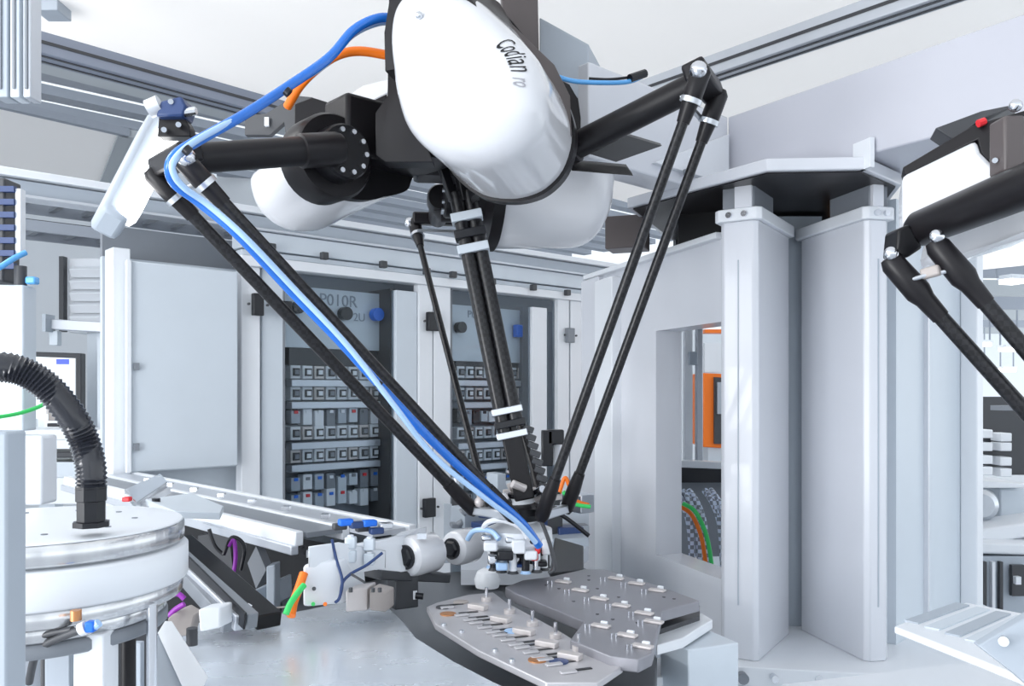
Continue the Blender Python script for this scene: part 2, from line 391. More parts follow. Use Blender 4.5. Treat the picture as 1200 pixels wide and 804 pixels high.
# base plate of the columns with screws
zb_ = -.69
bp = [flat(760, 1.86, zb_-.05), flat(850, 1.70, zb_-.05), flat(1000, 1.655, zb_-.05), flat(1150, 1.66, zb_-.05), V((1.5, 2.9, Z(zb_-.05))), V((.5, 3.0, Z(zb_-.05)))]
t = thing('column_base', 'pale base plate with socket screws under the machine columns', 'base', bp[1])
MB().prism(bp, (0, 0, .05)).build('plate', 'white_paint', t, bev=.003)
for px in (870, 907, 958, 1022, 1085):
    d = 1.69*1.25-.02*(px > 1000)
    v = flat(px, 1.675 if px < 1000 else 1.665, zb_-.02)
    MB().cyl(v+V((0, .01, 0)), v+V((0, -.012, 0)), .014 if px < 900 else .009, 14).build('screw_and_hole', 'mid_grey' if px < 900 else 'steel', t)  # first, wider disc is darker and stands in for an open hole
single(MB().box((1.0, 2.6, (Z(zb_)-.05)/2), (1.3, 1.0, Z(zb_)-.052)), 'machine_cabinet', 'cool_paint', 'pale machine base cabinet beneath the columns', 'base', bev=.004)

# ------------------------------------------------------------ robot
C = V((-.14, 1.93, 0))
ARM = {1: 222, 2: -27, 3: 98}
HOUSE = {1: 224, 2: -15, 3: 103}
def er(a): a = R(a); return V((math.cos(a), math.sin(a), 0))
def et(a): a = R(a); return V((math.sin(a), -math.cos(a), 0))
rob = thing('delta_robot', 'large ceiling hung three arm picking robot with glossy white motor covers in the centre', 'robot', (C.x, C.y, Z(.5)))
PROF = [(.07, .83), (.12, .812), (.17, .775), (.23, .695), (.28, .615), (.303, .56), (.308, .51), (.29, .455), (.255, .42), (.215, .405), (.17, .403), (.12, .415), (.075, .447), (.042, .49), (.022, .55), (.012, .62), (.008, .70), (.015, .77), (.035, .812)]
PS = [(v.x, v.y) for v in smooth_path([(a, b, 0) for a, b in PROF], 4, True)]
NP = len(PS)
T0, T1, TE = .14, .33, .43
def coverpt(a, i, t, grow=0.0, dzz=0.0):
    r, z = PS[i % NP]; cx, cz = .15, .55
    if a == HOUSE[1]: r -= .8*max(0, z-.53)
    f = (t-T0)/(TE-T0)
    if z > .6: z = .6+(z-.6)*(1-.40*f)
    if z < .5: z += (.014*f if a != HOUSE[1] else .05*(1-f))*min(1, (.5-z)/.08)
    k = 1.0
    if t > T1: k = max(0.0, 1-((t-T1)/(TE-T1))**2.8)**(1/2.8)
    cz2 = .55
    r = cx+(r-cx)*k*(1+grow); z = cz2+(z-cz2)*k*(1+grow)
    return C+er(a)*r+et(a)*t+V((0, 0, Z(z)+dzz))
def cover(a, dzz=0):
    mb = MB(); ts = [T0, .18, .22, .26, .30, T1]+[T1+(TE-T1)*x for x in (.15, .3, .45, .6, .72, .82, .9, .96, .99)]
    vs = []
    for tt in ts: vs += [coverpt(a, i, tt, 0, dzz) for i in range(NP)]
    fs = [(k*NP+i, k*NP+(i+1) % NP, (k+1)*NP+(i+1) % NP, (k+1)*NP+i) for k in range(len(ts)-1) for i in range(NP)]
    fs += [tuple(range(NP-1, -1, -1)), tuple(range((len(ts)-1)*NP, len(ts)*NP))]
    mb.add(vs, fs); return mb.build('motor_cover', 'gloss_white', rob, ang=60)
covers = {}
for k in (1, 2, 3):
    a = HOUSE[k]; dzz = {1: -.02, 2: 0, 3: -.035}[k]
    covers[k] = cover(a, dzz)
    # black backing flange following the cover outline
    mb = MB(); vs = []
    for tt in (T0-.03, T0-.001): vs += [coverpt(a, i, T0, .045 if k != 1 else .0, dzz)+et(a)*(tt-T0) for i in range(NP)]
    mb.add(vs, [(i, (i+1) % NP, (i+1) % NP+NP, i+NP) for i in range(NP)]+[tuple(range(NP)), tuple(range(2*NP-1, NP-1, -1))])
    mb.build('backing_plate', 'black_satin', rob, ang=50)
    # black cap seen above the cover
    mb = MB(); vs = []; idx = [i for i in range(NP) if PS[i][1] > .6]
    tl = [T0, .2, .26, .31, .355, .385]
    pr = []
    for tt in tl:
        row = []
        for r_, z_ in () if k == 1 else ((.0, .60), (-.002, .70), (.01, .79), (.05, .845), (.10, .835), (.16, .80), (.20, .73), (.18, .62)):
            f = (tt-T0)/(TE-T0)
            kk = 1-.10*max(0, (tt-.31)/.08)
            zz = .6+(z_-.6)*(1-.26*f)*kk-.02*f
            row.append(C+er(a)*(.1+(r_-.1)*kk-.004)+et(a)*tt+V((0, 0, Z(zz)+dzz+.012)))
        pr += row
    n = 8
    if k != 1: mb.add(pr, [(k2*n+i, k2*n+(i+1) % n, (k2+1)*n+(i+1) % n, (k2+1)*n+i) for k2 in range(len(tl)-1) for i in range(n)]+[tuple(range(n)), tuple(range(len(tl)*n-1, (len(tl)-1)*n-1, -1))])
    if k != 1: mb.build('top_cap', 'black_satin', rob, ang=50)
# screw on the front cover
i = 3
for tt, ii in ((.40, 70),):
    v = P(491, 18, 1.50)
    MB().ball(v, .007).build('cover_screw', 'alu', covers[2])
# lettering on the front cover: wrap the text over the slanted side
TXI, TXT = 14, .416
def wrap_text(txt, size, i0, t0, m, name, parent, a=HOUSE[2], sp=1.0):
    cu = bpy.data.curves.new('lettering', 'FONT'); cu.body = txt; cu.size = size; cu.extrude = 0; cu.space_character = sp; cu.resolution_u = 3
    to = bpy.data.objects.new('lettering', cu); COL.objects.link(to)
    bpy.context.view_layer.update()
    me = bpy.data.meshes.new_from_object(to.evaluated_get(bpy.context.evaluated_depsgraph_get()))
    bpy.data.objects.remove(to); bpy.data.curves.remove(cu)
    # arc length along the profile
    arc = [0]
    for i in range(i0, i0+40): arc.append(arc[-1]+(V(PS[(i+1) % NP])-V(PS[i % NP])).length)
    def at(s, tt):
        for j in range(40):
            if arc[j+1] >= s:
                f = (s-arc[j])/(arc[j+1]-arc[j]); A_ = coverpt(a, i0+j, tt); B_ = coverpt(a, i0+j+1, tt); C_ = coverpt(a, i0+j, tt-.01)
                nn = (B_-A_).cross(C_-A_).normalized()
                if nn.dot(er(a)+V((0, 0, .6))) < 0: nn = -nn
                return A_.lerp(B_, f)+nn*.0012
        return coverpt(a, i0, tt)
    mb = MB(); mb.add([at(max(0, v.co.x), t0-v.co.y) for v in me.vertices], [tuple(p.vertices) for p in me.polygons])
    o = mb.build(name, m, parent, smooth=False)
    return o
wrap_text('Codian', .036, TXI, TXT, 'ink', 'lettering', covers[2])
wrap_text('ro', .024, TXI+7, TXT+.0, 'faint_ink', 'lettering', covers[2])

# centre frame plates
zp = .50
mb = MB()
hexp = []
for k in range(12):
    ang = 38+30*k; rr = .14 if k % 2 else .16
    hexp.append(C+er(ang)*rr+V((0, 0, Z(.60))))
mb.prism(hexp, (0, 0, .05)); mb.build('base_plate', 'black_satin', rob, bev=.003)
MB().lathe(C+V((0, 0, Z(.53))), (0, 0, 1), [(0, .05), (.03, .075), (.12, .09)], 24).build('centre_hub', 'black_metal', rob)
ELB = {1: V((-.605, 1.511, Z(.418))), 2: V((.379, 1.665, Z(.616))), 3: V((-.223, 2.524, Z(.520)))}
E0 = V((.02, 1.92, Z(-.255)))
for k in (1, 2, 3):
    a = ARM[k]; e = er(a); s_ = et(a)
    root = C+e*.19+V((0, 0, Z(zp)))
    root = root-s_*0
    # motor side block with vertical plate
    MB().bar(C+e*.02-s_*.0+V((0, 0, Z(.575))), C+e*.12+V((0, 0, Z(.575))), .17, .14).build('gear_housing', 'black_satin', rob, bev=.012)
    root = C+e*(.275 if k == 1 else .20)+V((0, 0, Z(zp))); fr = 1.0 if k == 1 else .72
    f = MB().lathe(root+s_*.125, -s_, [(0, .075*fr), (.01, .092*fr), (.075, .092*fr), (.085, .086*fr)], 36).build('flange', 'black_satin', rob)
    MB().lathe(root+s_*.045, -s_, [(0, .06), (.045, .058), (.05, .054)], 28).build('gear_output', 'black_metal', f)
    for q in range(10):
        an = 2*math.pi*q/10
        c = root-s_*.005+(e*math.cos(an)+ZT*math.sin(an))*.044
        MB().cyl(c, c-s_*.006, .0055, 8).build('bolt', 'alu', f)
    MB().bar(C+e*.02+s_*.08+V((0, 0, Z(.575))), root+s_*.08-e*.02+V((0, 0, .075)), .10, .13).build('motor_bracket', 'black_satin', rob, bev=.01)
    root = root+e*.02-s_*.012
    el = ELB[k]; x = (el-root).normalized()
    up = MB().lathe(root, x, [(-.0, .030), (.01, .034), (.09, .034), (.092, .0285), ((el-root).length-.02, .0275)], 28).build('upper_arm', 'black_satin', rob)
    # elbow bracket
    MB().bar(el-s_*.075, el+s_*.075, .036, .045, up=x).build('elbow_bracket', 'black_satin', up, bev=.006)
    for sd in (-1, 1):
        MB().ball(el+s_*.083*sd-ZT*.012+x*.012, .017).build('ball_joint', 'steel', up)
    # rods
    for sd in (-1, 1):
        top = el+s_*.07*sd-ZT*.01+x*.015; bot = E0+e*.085+s_*.068*sd+ZT*(-.012)
        dv = (bot-top).normalized(); rd = {1: .0125, 2: .0105, 3: .009}[k]
        rod = MB().cyl(top+dv*.10, bot-dv*.08, rd, 16).build('forearm_rod', 'carbon', rob)
        MB().lathe(top-dv*.01, dv, [(0, .012), (.01, .019), (.06, .019), (.075, .016), (.11, rd+.002)], 18).build('socket', 'black_satin', rod)
        MB().lathe(top+dv*.052, dv, [(0, .021), (.01, .021)], 18).build('spring_clamp', 'alu', rod)
        MB().lathe(bot+dv*.01, -dv, [(0, .012), (.01, .016), (.06, .016), (.10, rd+.002)], 18).build('socket', 'black_satin', rod)
        MB().ball(bot, .014).build('ball_joint', 'steel', rod)
    MB().bar(el-s_*.07+(E0-el).normalized()*.055, el+s_*.07+(E0-el).normalized()*.055, .008, .008).build('spring_link', 'alu', up)
# telescopic shaft
st = P(541, 225, 1.93); sb = P(600, 512, 1.90); se = P(615, 585, 1.90)
dv = (sb-st).normalized(); sx = V((1, 0, 0)); sx = (sx-dv*sx.dot(dv)).normalized()
sh = MB().cyl(st-sx*.014, sb-sx*.014, .0165, 18).build('telescopic_shaft', 'carbon', rob)
MB().cyl(st+sx*.016+V((0, .006, 0)), sb+sx*.016-dv*.03, .0165, 18).build('guide_tube', 'carbon', sh)
MB().bar(st+V((0, .01, 0)), sb+V((0, .01, 0)), .03, .02, up=V((0, 1, 0))).build('core_strip', 'black_plastic', sh)
for q, m in ((.06, 'cool_paint'), (.10, 'black_plastic'), (.135, 'cool_paint')):
    c = st+dv*q; MB().bar(c-sx*.036, c+sx*.036, .045, .02, up=dv).build('clamp', m, sh, bev=.002)
for q, m in ((-.06, 'alu'), (-.03, 'black_plastic'), (-.005, 'alu')):
    c = sb+dv*q; MB().bar(c-sx*.034, c+sx*.036, .05, .016, up=dv).build('clamp', m, sh, bev=.002)
MB().bar(sb-dv*.01, se, .045, .04, up=V((0, 1, 0))).build('lower_sleeve', 'black_satin', rob, bev=.004)
for q in range(9):
    c = (sb+sx*.04-dv*.01).lerp(se+sx*.05, q/8); MB().box(c, (.024, .024, .014), M=Matrix.Rotation(R(20), 3, 'Y')).build('chain_link', 'dark_grey', rob, bev=.002)
# upper clamp arms under the hub
for o in (-.03, .012, .05):
    MB().bar(C+V((o-.005, -.02, Z(.56))), st+V((o*.6, 0, -.02)), .018, .02).build('hub_strut', 'black_metal', rob, bev=.002)
MB().prism([P(545, 207, 1.8), P(578, 207, 1.8), P(552, 232, 1.85)], (0, .06, 0)).build('hub_web', 'black_metal', rob)
MB().lathe(P(508, 238, 2.2), (1, .1, 0), [(0, .03), (.02, .05), (.07, .05), (.09, .03)], 20).build('rear_pulley', 'black_satin', rob)
# mount plates above
mt = MB()
mt.prism([P(583, -60, 1.9), P(629, -60, 1.9), P(632, 72, 1.9), P(618, 62, 1.9), P(590, 28, 1.9)], (0, .12, 0)); mt.build('mount_plate', 'brown_metal', rob, bev=.002)
mt = MB().prism([P(592, 20, 1.72), P(650, 76, 1.72), P(668, 112, 1.70), P(670, 160, 1.70), P(655, 140, 1.70), P(640, 92, 1.70), P(600, 40, 1.72)], (0, .08, 0)); mt.build('motor_bracket', 'brown_metal', rob, bev=.002)
MB().prism([P(632, 20, 2.0), P(690, 52, 2.0), P(690, 108, 2.0), P(668, 122, 2.0), P(632, 96, 2.0)], (.05, .16, 0)).build('terminal_box', 'grey_paint', rob, bev=.003)
MB().prism([P(672, 175, 1.80), P(712, 152, 1.86), P(776, 171, 1.92), P(722, 190, 1.86)], (0, .02, .012)).build('fin_plate', 'dark_grey', rob, bev=.001)
MB().prism([P(668, 190, 1.82), P(735, 196, 1.9), P(742, 206, 1.9), P(670, 200, 1.8)], (0, .02, .012)).build('fin_edge', 'black_metal', rob)
# black structure between the front cover and the left flange
MB().prism([P(456, -20, 1.80), P(470, -20, 1.80), P(474, 110, 1.78), P(508, 190, 1.76), P(452, 190, 1.78), P(440, 182, 1.78), P(440, 132, 1.78), P(454, 112, 1.80)], (0, .05, 0)).build('side_plate', 'black_satin', rob, bev=.002)
MB().prism([P(345, 122, 1.95), P(366, 114, 1.95), P(404, 126, 1.95), P(424, 124, 1.95), P(453, 110, 1.95), P(453, 150, 1.95), P(440, 192, 1.92), P(345, 160, 1.95)], (0, .05, 0)).build('side_plate', 'black_satin', rob, bev=.002)
bk = MB().prism([P(287, 136, 2.0), P(312, 133, 2.0), P(345, 112, 1.98), P(366, 114, 1.96), P(366, 160, 1.96), P(335, 160, 1.98), P(333, 143, 1.98), P(316, 158, 2.0), P(287, 158, 2.0)], (0, .02, 0)).build('limit_bracket', 'dark_grey', rob)
MB().box(P(313, 143, 1.985), (.01, .01, .02)).build('bracket_slot', 'white_paint', bk)
MB().prism([P(399, 118, 2.02), P(425, 100, 2.02), P(456, 92, 2.02), P(456, 108, 2.0), P(424, 125, 2.0), P(404, 127, 2.0)], (0, .10, 0)).build('rear_cover_top', 'gloss_white', rob, bev=.003)

# platform below
pf = MB().lathe(E0-ZT*.035, (0, 0, 1), [(0, .045), (.015, .06), (.03, .06), (.04, .03), (.06, .03)], 24).build('moving_platform', 'black_metal', rob)
for k in (1, 2, 3):
    a = ARM[k]; c = E0+er(a)*.085-ZT*.012
    MB().bar(c-et(a)*.065, c+et(a)*.065, .02, .02).build('joint_bar', 'alu', pf, bev=.003)
    MB().bar(E0-ZT*.01, c, .035, .022).build('platform_arm', 'black_satin', pf, bev=.003)
    MB().ball(c+et(a)*.045+ZT*.02, .012).build('joint_nut', 'pad', pf)
    MB().bar(c-et(a)*.03+ZT*.03, c+et(a)*.05+ZT*.035, .010, .012).build('spring_link', 'pad', pf, bev=.002)
for q in range(8):
    a = q*47; c = E0+er(a)*random.uniform(.02, .055)+ZT*random.uniform(.0, .07)
    MB().cyl(c, c+er(a*2)*.03+ZT*.012, .009, 10).build('fitting', random.choice(['pad', 'steel', 'alu', 'dark_grey']), pf)

# gripper head
gr = thing('vacuum_gripper', 'compact white and black vacuum gripper head hanging under the robot platform', 'gripper', E0+V((-.005, 0, -.145)))
G = E0+V((-.005, 0, -.145))
MB().lathe(G+ZT*.05, (0, 0, 1), [(0, .07), (.012, .078), (.04, .076), (.055, .04), (.11, .035)], 28).build('housing_ring', 'white_paint', gr)
MB().lathe(G+ZT*.035, (0, 0, 1), [(0, .065), (.014, .068)], 28).build('black_ring', 'black_plastic', gr)
for q in range(14):
    a = 180+q*26; c = G+er(a)*.062+ZT*.03
    o = MB().cyl(c-ZT*.028, c+ZT*.02, .009, 12).build('suction_stem', ['white_paint', 'black_plastic', 'steel'][q % 3], gr)
    MB().lathe(c-ZT*.03, (0, 0, 1), [(0, .013), (.008, .008), (.016, .008)], 12).build('suction_cup', 'pale_blue' if q % 4 == 0 else 'dark_grey', o)
for q, (px, py, m, w_, h_) in enumerate(((575, 640, 'white_paint', .03, .02), (592, 650, 'black_plastic', .035, .022), (608, 640, 'white_paint', .03, .03), (622, 650, 'white_paint', .028, .02), (626, 652, 'red', .016, .016), (630, 645, 'red', .012, .012), (588, 663, 'pale_blue', .026, .018), (577, 655, 'steel', .02, .02), (600, 632, 'alu', .03, .014), (618, 634, 'black_plastic', .03, .012), (640, 640, 'white_paint', .02, .035), (570, 630, 'steel', .022, .012), (612, 662, 'navy', .03, .008), (636, 660, 'black_plastic', .02, .012), (603, 650, 'dark_grey', .012, .018))):
    MB().box(P(px, py, 1.835+.003*q), (w_, .03, h_)).build('valve_block', m, gr, bev=.004)
MB().tube([P(565, 622, 1.88), P(572, 612, 1.85), P(590, 610, 1.84), P(610, 618, 1.83), P(618, 630, 1.83)], .006).build('loop_hose', 'white_paint', gr)
MB().tube([P(548, 632, 1.9), P(556, 622, 1.88), P(575, 622, 1.86), P(585, 632, 1.84)], .006).build('loop_hose', 'pale_blue', gr)
MB().tube([P(630, 600, 1.86), P(638, 620, 1.84), P(645, 640, 1.83), P(650, 665, 1.83), P(643, 672, 1.83)], .0045).build('loop_hose', 'dark_grey', gr)

# hoses on the robot
def hose(name, pts, r, m, label, cat='hose', ties=(), **k):
    o = thing(name, label, cat, P(*pts[len(pts)//2]))
    MB().tube([P(*p) for p in pts], r, 12, 8, **k).build('tube', m, o)
    for q in ties: MB().lathe(P(*q)-V((0, 0, 0)), (1, .2, -.9), [(0, r*1.5), (.008, r*1.5)], 14).build('cable_tie', 'black_plastic', o)
    return o
hose('air_hose', [(470, 24, 1.62), (445, 21, 1.6), (415, 35, 1.58), (385, 68, 1.55), (335, 103, 1.5), (285, 135, 1.44), (235, 163, 1.38), (208, 180, 1.35), (199, 197, 1.35), (206, 216, 1.37), (235, 238, 1.40), (280, 276, 1.42), (340, 340, 1.49), (400, 402, 1.54), (460, 468, 1.60), (520, 530, 1.67), (575, 580, 1.73), (612, 613, 1.77), (632, 640, 1.80)], .0088, 'blue_hose', 'thick blue air hose looping over the left elbow and down the forearm')
hose('air_hose', [(472, 28, 1.64), (445, 27, 1.62), (412, 42, 1.6), (378, 78, 1.56), (326, 108, 1.5), (278, 138, 1.43), (228, 166, 1.36), (205, 187, 1.33), (203, 202, 1.33), (216, 220, 1.35), (244, 240, 1.38), (288, 279, 1.40), (348, 342, 1.47), (408, 406, 1.52), (464, 478, 1.58), (510, 536, 1.65), (570, 585, 1.71), (606, 612, 1.75), (628, 636, 1.78)], .0055, 'pale_blue', 'thinner pale blue air line lying along the thick blue hose', ties=((335, 106, 1.47), (217, 174, 1.33), (442, 449, 1.56)))
hose('power_cable', [(475, 70, 1.75), (450, 64, 1.74), (420, 60, 1.72), (395, 65, 1.70), (372, 80, 1.70), (352, 100, 1.72), (337, 125, 1.76)], .0095, 'orange', 'orange power cable running behind the blue hose to the left arm bracket', 'cable')
o = hose('air_hose', [(648, 88, 1.72), (672, 95, 1.74), (705, 97, 1.76), (735, 96, 1.78), (752, 90, 1.80)], .005, 'light_blue', 'short light blue hose sticking out right above the right upper arm')
MB().cyl(P(738, 92, 1.78), P(756, 86, 1.80), .009, 10).build('plug', 'black_plastic', o)
hose('sensor_cable', [(690, 92, 1.80), (715, 93, 1.80), (742, 90, 1.80)], .003, 'black_plastic', 'thin black sensor cable beside the short light blue hose', 'cable')

# camera light + clamp bracket at the left elbow
a = P(194, 148, 1.70); b = P(138, 262, 1.52)
la = thing('lamp_fixture', 'white glowing strip lamp hanging at an angle left of the left elbow', 'lamp', b)
ax_ = (b-a).normalized(); nrm = V((.30, -.80, -.40)); nrm = (nrm-ax_*nrm.dot(ax_)).normalized(); sd_ = ax_.cross(nrm)
if sd_.x > 0: sd_ = -sd_
MB().bar(a+sd_*.012-nrm*.015, b+sd_*.012-nrm*.015, .052, .075, up=nrm).build('lamp_body', 'grey_paint', la, bev=.012)
MB().bar(a-sd_*.010+ax_*.01+nrm*.014, b-sd_*.004-ax_*.006+nrm*.014, .042, .050, up=nrm).build('diffuser', 'lamp', la, bev=.014)
lb = thing('lamp_clamp', 'black clamp bracket with bolts holding the strip lamp above the left arm', 'clamp', P(208, 160, 1.55))
MB().prism([P(184, 160, 1.56), P(186, 135, 1.56), P(214, 134, 1.56), P(222, 148, 1.56), P(223, 160, 1.56)], (0, .03, 0)).build('plate', 'black_satin', lb, bev=.002)
MB().prism([P(182, 136, 1.54), P(188, 118, 1.54), P(212, 112, 1.54), P(218, 124, 1.54), P(214, 136, 1.54)], (0, .05, 0)).build('upper_jaw', 'navy', lb, bev=.004)
MB().cyl(P(174, 128, 1.55), P(188, 122, 1.55), .017, 14).build('pivot', 'alu_matte', lb)
MB().cyl(P(216, 132, 1.55), P(230, 130, 1.55), .008, 10).build('screw', 'steel', lb)
for px, py in ((192, 152), (209, 146), (200, 119)): MB().cyl(P(px, py, 1.555), P(px, py, 1.535), .005, 10).build('bolt', 'alu', lb)

# ------------------------------------------------------------ second robot at the right edge
r2 = thing('delta_robot', 'second picking robot cut off by the right edge with its thick black arm', 'robot', P(1196, 230, 1.2))
el = P(1078, 268, 1.32); rt = P(1260, 195, 1.08)
x = (rt-el).normalized()
MB().lathe(el, x, [(-.012, .022), (0, .028), (.6, .0375)], 28).build('upper_arm', 'black_satin', r2)
MB().prism([P(1053, 268, 1.30), P(1066, 262, 1.30), P(1082, 290, 1.30), P(1064, 302, 1.30), P(1050, 298, 1.30)], (.0, .05, 0)).build('elbow_bracket', 'black_metal', r2, bev=.004)
wh = [P(1057, 206, 1.34), P(1145, 163, 1.28), P(1150, 178, 1.27), P(1172, 200, 1.25), P(1172, 212, 1.25), P(1057, 268, 1.33)]
MB().prism(wh, (.05, .12, 0)).build('motor_cover', 'gloss_white', r2, bev=.008)
MB().prism([P(1100, 300, 1.42), P(1110, 262, 1.42), P(1230, 200, 1.35), P(1230, 270, 1.35), P(1170, 288, 1.37), P(1120, 308, 1.40)], (.03, .14, 0)).build('motor_cover', 'gloss_white', r2, bev=.02)
MB().prism([P(1060, 206, 1.36), P(1058, 196, 1.36), P(1142, 146, 1.30), P(1240, 118, 1.2), P(1240, 215, 1.2), P(1175, 214, 1.24), P(1172, 198, 1.25), P(1150, 180, 1.27), P(1146, 163, 1.28)], (.02, .05, 0)).build('side_plate', 'black_satin', r2, bev=.002)
MB().prism([P(1096, 150, 1.35), P(1150, 130, 1.32), P(1200, 120, 1.28), P(1148, 140, 1.3), P(1118, 165, 1.34)], (.02, .06, 0)).build('top_plate', 'dark_grey', r2, bev=.002)
MB().bar(P(1180, 205, 1.20), P(1180, 140, 1.20), .03, .04, up=(0, 1, 0)).build('edge_rib', 'brown_metal', r2, bev=.004)
for px, py in ((1166, 188), (1186, 197)): MB().cyl(P(px, py, 1.205), P(px, py, 1.195), .004, 8).build('bolt', 'steel', r2)
MB().cyl(P(1146, 145, 1.285), P(1154, 142, 1.285), .006, 8).build('red_plug', 'red', r2)
MB().ball(P(1190, 124, 1.18), .009).build('hub_fitting', 'steel', r2)
for (p0, p1) in (((1040, 302, 1.29), (1240, 525, 1.25)), ((1093, 282, 1.26), (1240, 455, 1.22))):
    a, b = P(*p0), P(*p1); dv = (b-a).normalized()
    rod = MB().cyl(a+dv*.09, b, .0115, 16).build('forearm_rod', 'carbon', r2)
    MB().lathe(a, dv, [(0, .012), (.012, .018), (.07, .0195), (.085, .015), (.12, .013)], 18).build('socket', 'black_satin', rod)
    MB().ball(a+V((.0, -.012, .004)), .011).build('ball_joint', 'steel', rod)
MB().tube([P(1068, 328, 1.27), P(1088, 322, 1.26), P(1108, 318, 1.25), P(1130, 306, 1.24)], .0035).build('spring_link', 'alu', r2)
MB().bar(P(1080, 322, 1.27), P(1102, 316, 1.25), .014, .016).build('spring_block', 'beige', r2, bev=.003)

# ------------------------------------------------------------ cabinet wall
cA = V((-.365*1.25, 4.5, 0)); cu = V((.737, .676, 0)); cn = V((-.676, .737, 0))
def Wp(px, py, off=0): 
    A2 = cA+cn*off
    return wall_pt(px, py, A2, cu)
def slab(px0, px1, zr0, zr1, off, th):
    a = Wp(px0, 460, off); b = Wp(px1, 460, off); a.z = b.z = Z(zr0)
    return MB().prism([a, b, b+cn*th, a+cn*th], (0, 0, zr1-zr0))
zh = .57
cab = thing('switch_cabinet', 'long grey control cabinet row with glass doors behind the robot', 'cabinet', (cA.x, cA.y, 0))
slab(120, 720, -1.4, zh+.15, .22, .03).build('back_panel', 'mid_grey', cab, smooth=False)
slab(120, 305, -1.4, zh, .12, .03).build('blank_panel', 'cool_paint', cab, smooth=False)
slab(132, 153, -1.4, zh+.02, -.02, .10).build('post', 'white_paint', cab, bev=.004)
slab(283, 305, -1.4, zh, -.02, .06).build('post', 'white_paint', cab, bev=.004)
slab(307, 332, -1.4, zh, .0, .08).build('post', 'cool_paint', cab, bev=.004)
slab(332, 334, -1.4, zh, .0, .22).build('inner_side', 'mid_grey', cab, smooth=False)
slab(457, 464, -1.4, zh-.03, .02, .2).build('inner_side', 'dark_grey', cab, smooth=False)
slab(464, 489, -1.4, zh-.04, -.02, .06).build('post', 'cool_paint', cab, bev=.004)
slab(491, 507, -1.4, zh, -.03, .05).build('door_frame', 'white_paint', cab, bev=.003)
slab(508.5, 528, -1.4, zh, -.03, .05).build('door_frame', 'white_paint', cab, bev=.003)
slab(507, 508.5, -1.4, zh, .0, .02).build('gap_strip', 'black_plastic', cab, smooth=False)
slab(528, 530, -1.4, zh, .0, .22).build('inner_side', 'mid_grey', cab, smooth=False)
slab(612, 624, -1.4, zh-.05, .1, .12).build('inner_post', 'mid_grey', cab, smooth=False)
slab(624, 641, -1.4, zh-.06, -.02, .04).build('inner_door', 'white_paint', cab, bev=.003)
slab(641, 652, -1.4, zh-.06, .1, .03).build('inner_strip', 'grey_paint', cab, bev=.003)
slab(654, 667, -1.4, zh, -.03, .05).build('door_frame', 'white_paint', cab, bev=.003)
slab(669, 700, -1.4, zh, -.03, .05).build('door_frame', 'white_paint', cab, bev=.003)
# header made of stacked rails
for z0, z1, off, th, m in ((zh, zh+.045, -.05, .1, 'white_paint'), (zh+.05, zh+.075, -.02, .06, 'cool_paint'), (zh+.08, zh+.16, -.04, .1, 'cool_paint'), (zh+.163, zh+.175, -.06, .1, 'alu_matte'), (zh+.18, zh+.235, -.02, .08, 'grey_paint'), (zh+.24, zh+.27, -.05, .1, 'white_paint')):
    slab(-60 if z0 > zh+.15 else 283, 760, z0, z1, off, th).build('header_rail', m, cab, bev=.003)
for px, py in ((318, 290), (380, 300), (449, 310), (500, 318), (531, 322), (577, 330), (625, 337), (665, 343)):
    o = Wp(px, py, -.07); MB().box(o, (.035, .03, .035), math.atan2(.676, .737)).build('fastener', 'dark_grey', cab, bev=.004)
# hinges
for px, py, h_, w_ in ((302, 357, .10, .05), (507, 377, .10, .07), (503, 595, .10, .07), (668, 393, .09, .06), (335, 362, .07, .05)):
    h0 = MB().box(Wp(px, py, -.05), (w_, .03, h_), math.atan2(.676, .737)).build('hinge', 'black_plastic' if px < 600 else 'mid_grey', cab, bev=.004)
    for s in (-1, 1):
        v = Wp(px, py, -.05)+cu*s*(w_*.5+.02); MB().cyl(v, v-cn*.01, .006, 8).build('screw', 'dark_grey', h0)
# inner upper trim panels behind the glass, with lettering
slab(334, 455, .22, .52, .12, .02).build('terminal_panel', 'cool_paint', cab, smooth=False)
slab(530, 612, .18, .50, .12, .02).build('terminal_panel', 'cool_paint', cab, smooth=False)
def knob(px, py, r, m, off=.11):
    v = Wp(px, py, off); MB().cyl(v, v-cn*.04, r, 18).build('rotary_switch', m, cab)
knob(402, 368, .034, 'black_plastic'); knob(346, 361, .03, 'black_plastic'); knob(439, 369, .034, 'vivid_blue'); knob(537, 384, .032, 'black_plastic')
MB().box(Wp(607, 388, .09), (.05, .04, .075), math.atan2(.676, .737)).build('blue_socket', 'vivid_blue', cab, bev=.006)
def wall_text(txt, px, py, size, m, off=.117):
    cc = bpy.data.curves.new('lettering', 'FONT'); cc.body = txt; cc.size = size; cc.extrude = .001; cc.resolution_u = 3
    to = bpy.data.objects.new('lettering', cc); COL.objects.link(to); bpy.context.view_layer.update()
    me = bpy.data.meshes.new_from_object(to.evaluated_get(bpy.context.evaluated_depsgraph_get()))
    bpy.data.objects.remove(to); bpy.data.curves.remove(cc)
    o = Wp(px, py, off); mb = MB(); mb.add([o+cu*v.co.x+ZT*v.co.y-cn*v.co.z for v in me.vertices], [tuple(p.vertices) for p in me.polygons])
    mb.build('lettering', m, cab, smooth=False)
wall_text('P010R', 374, 357, .085, 'etch'); wall_text('2U', 414, 376, .06, 'etch')
wall_text('P0', 548, 372, .06, 'etch')
# glass doors
for p0, p1 in ((336, 462), (531, 652)): slab(p0, p1, -1.3, zh-.01, .0, .006).build('glass_pane', 'glass', cab, smooth=False)
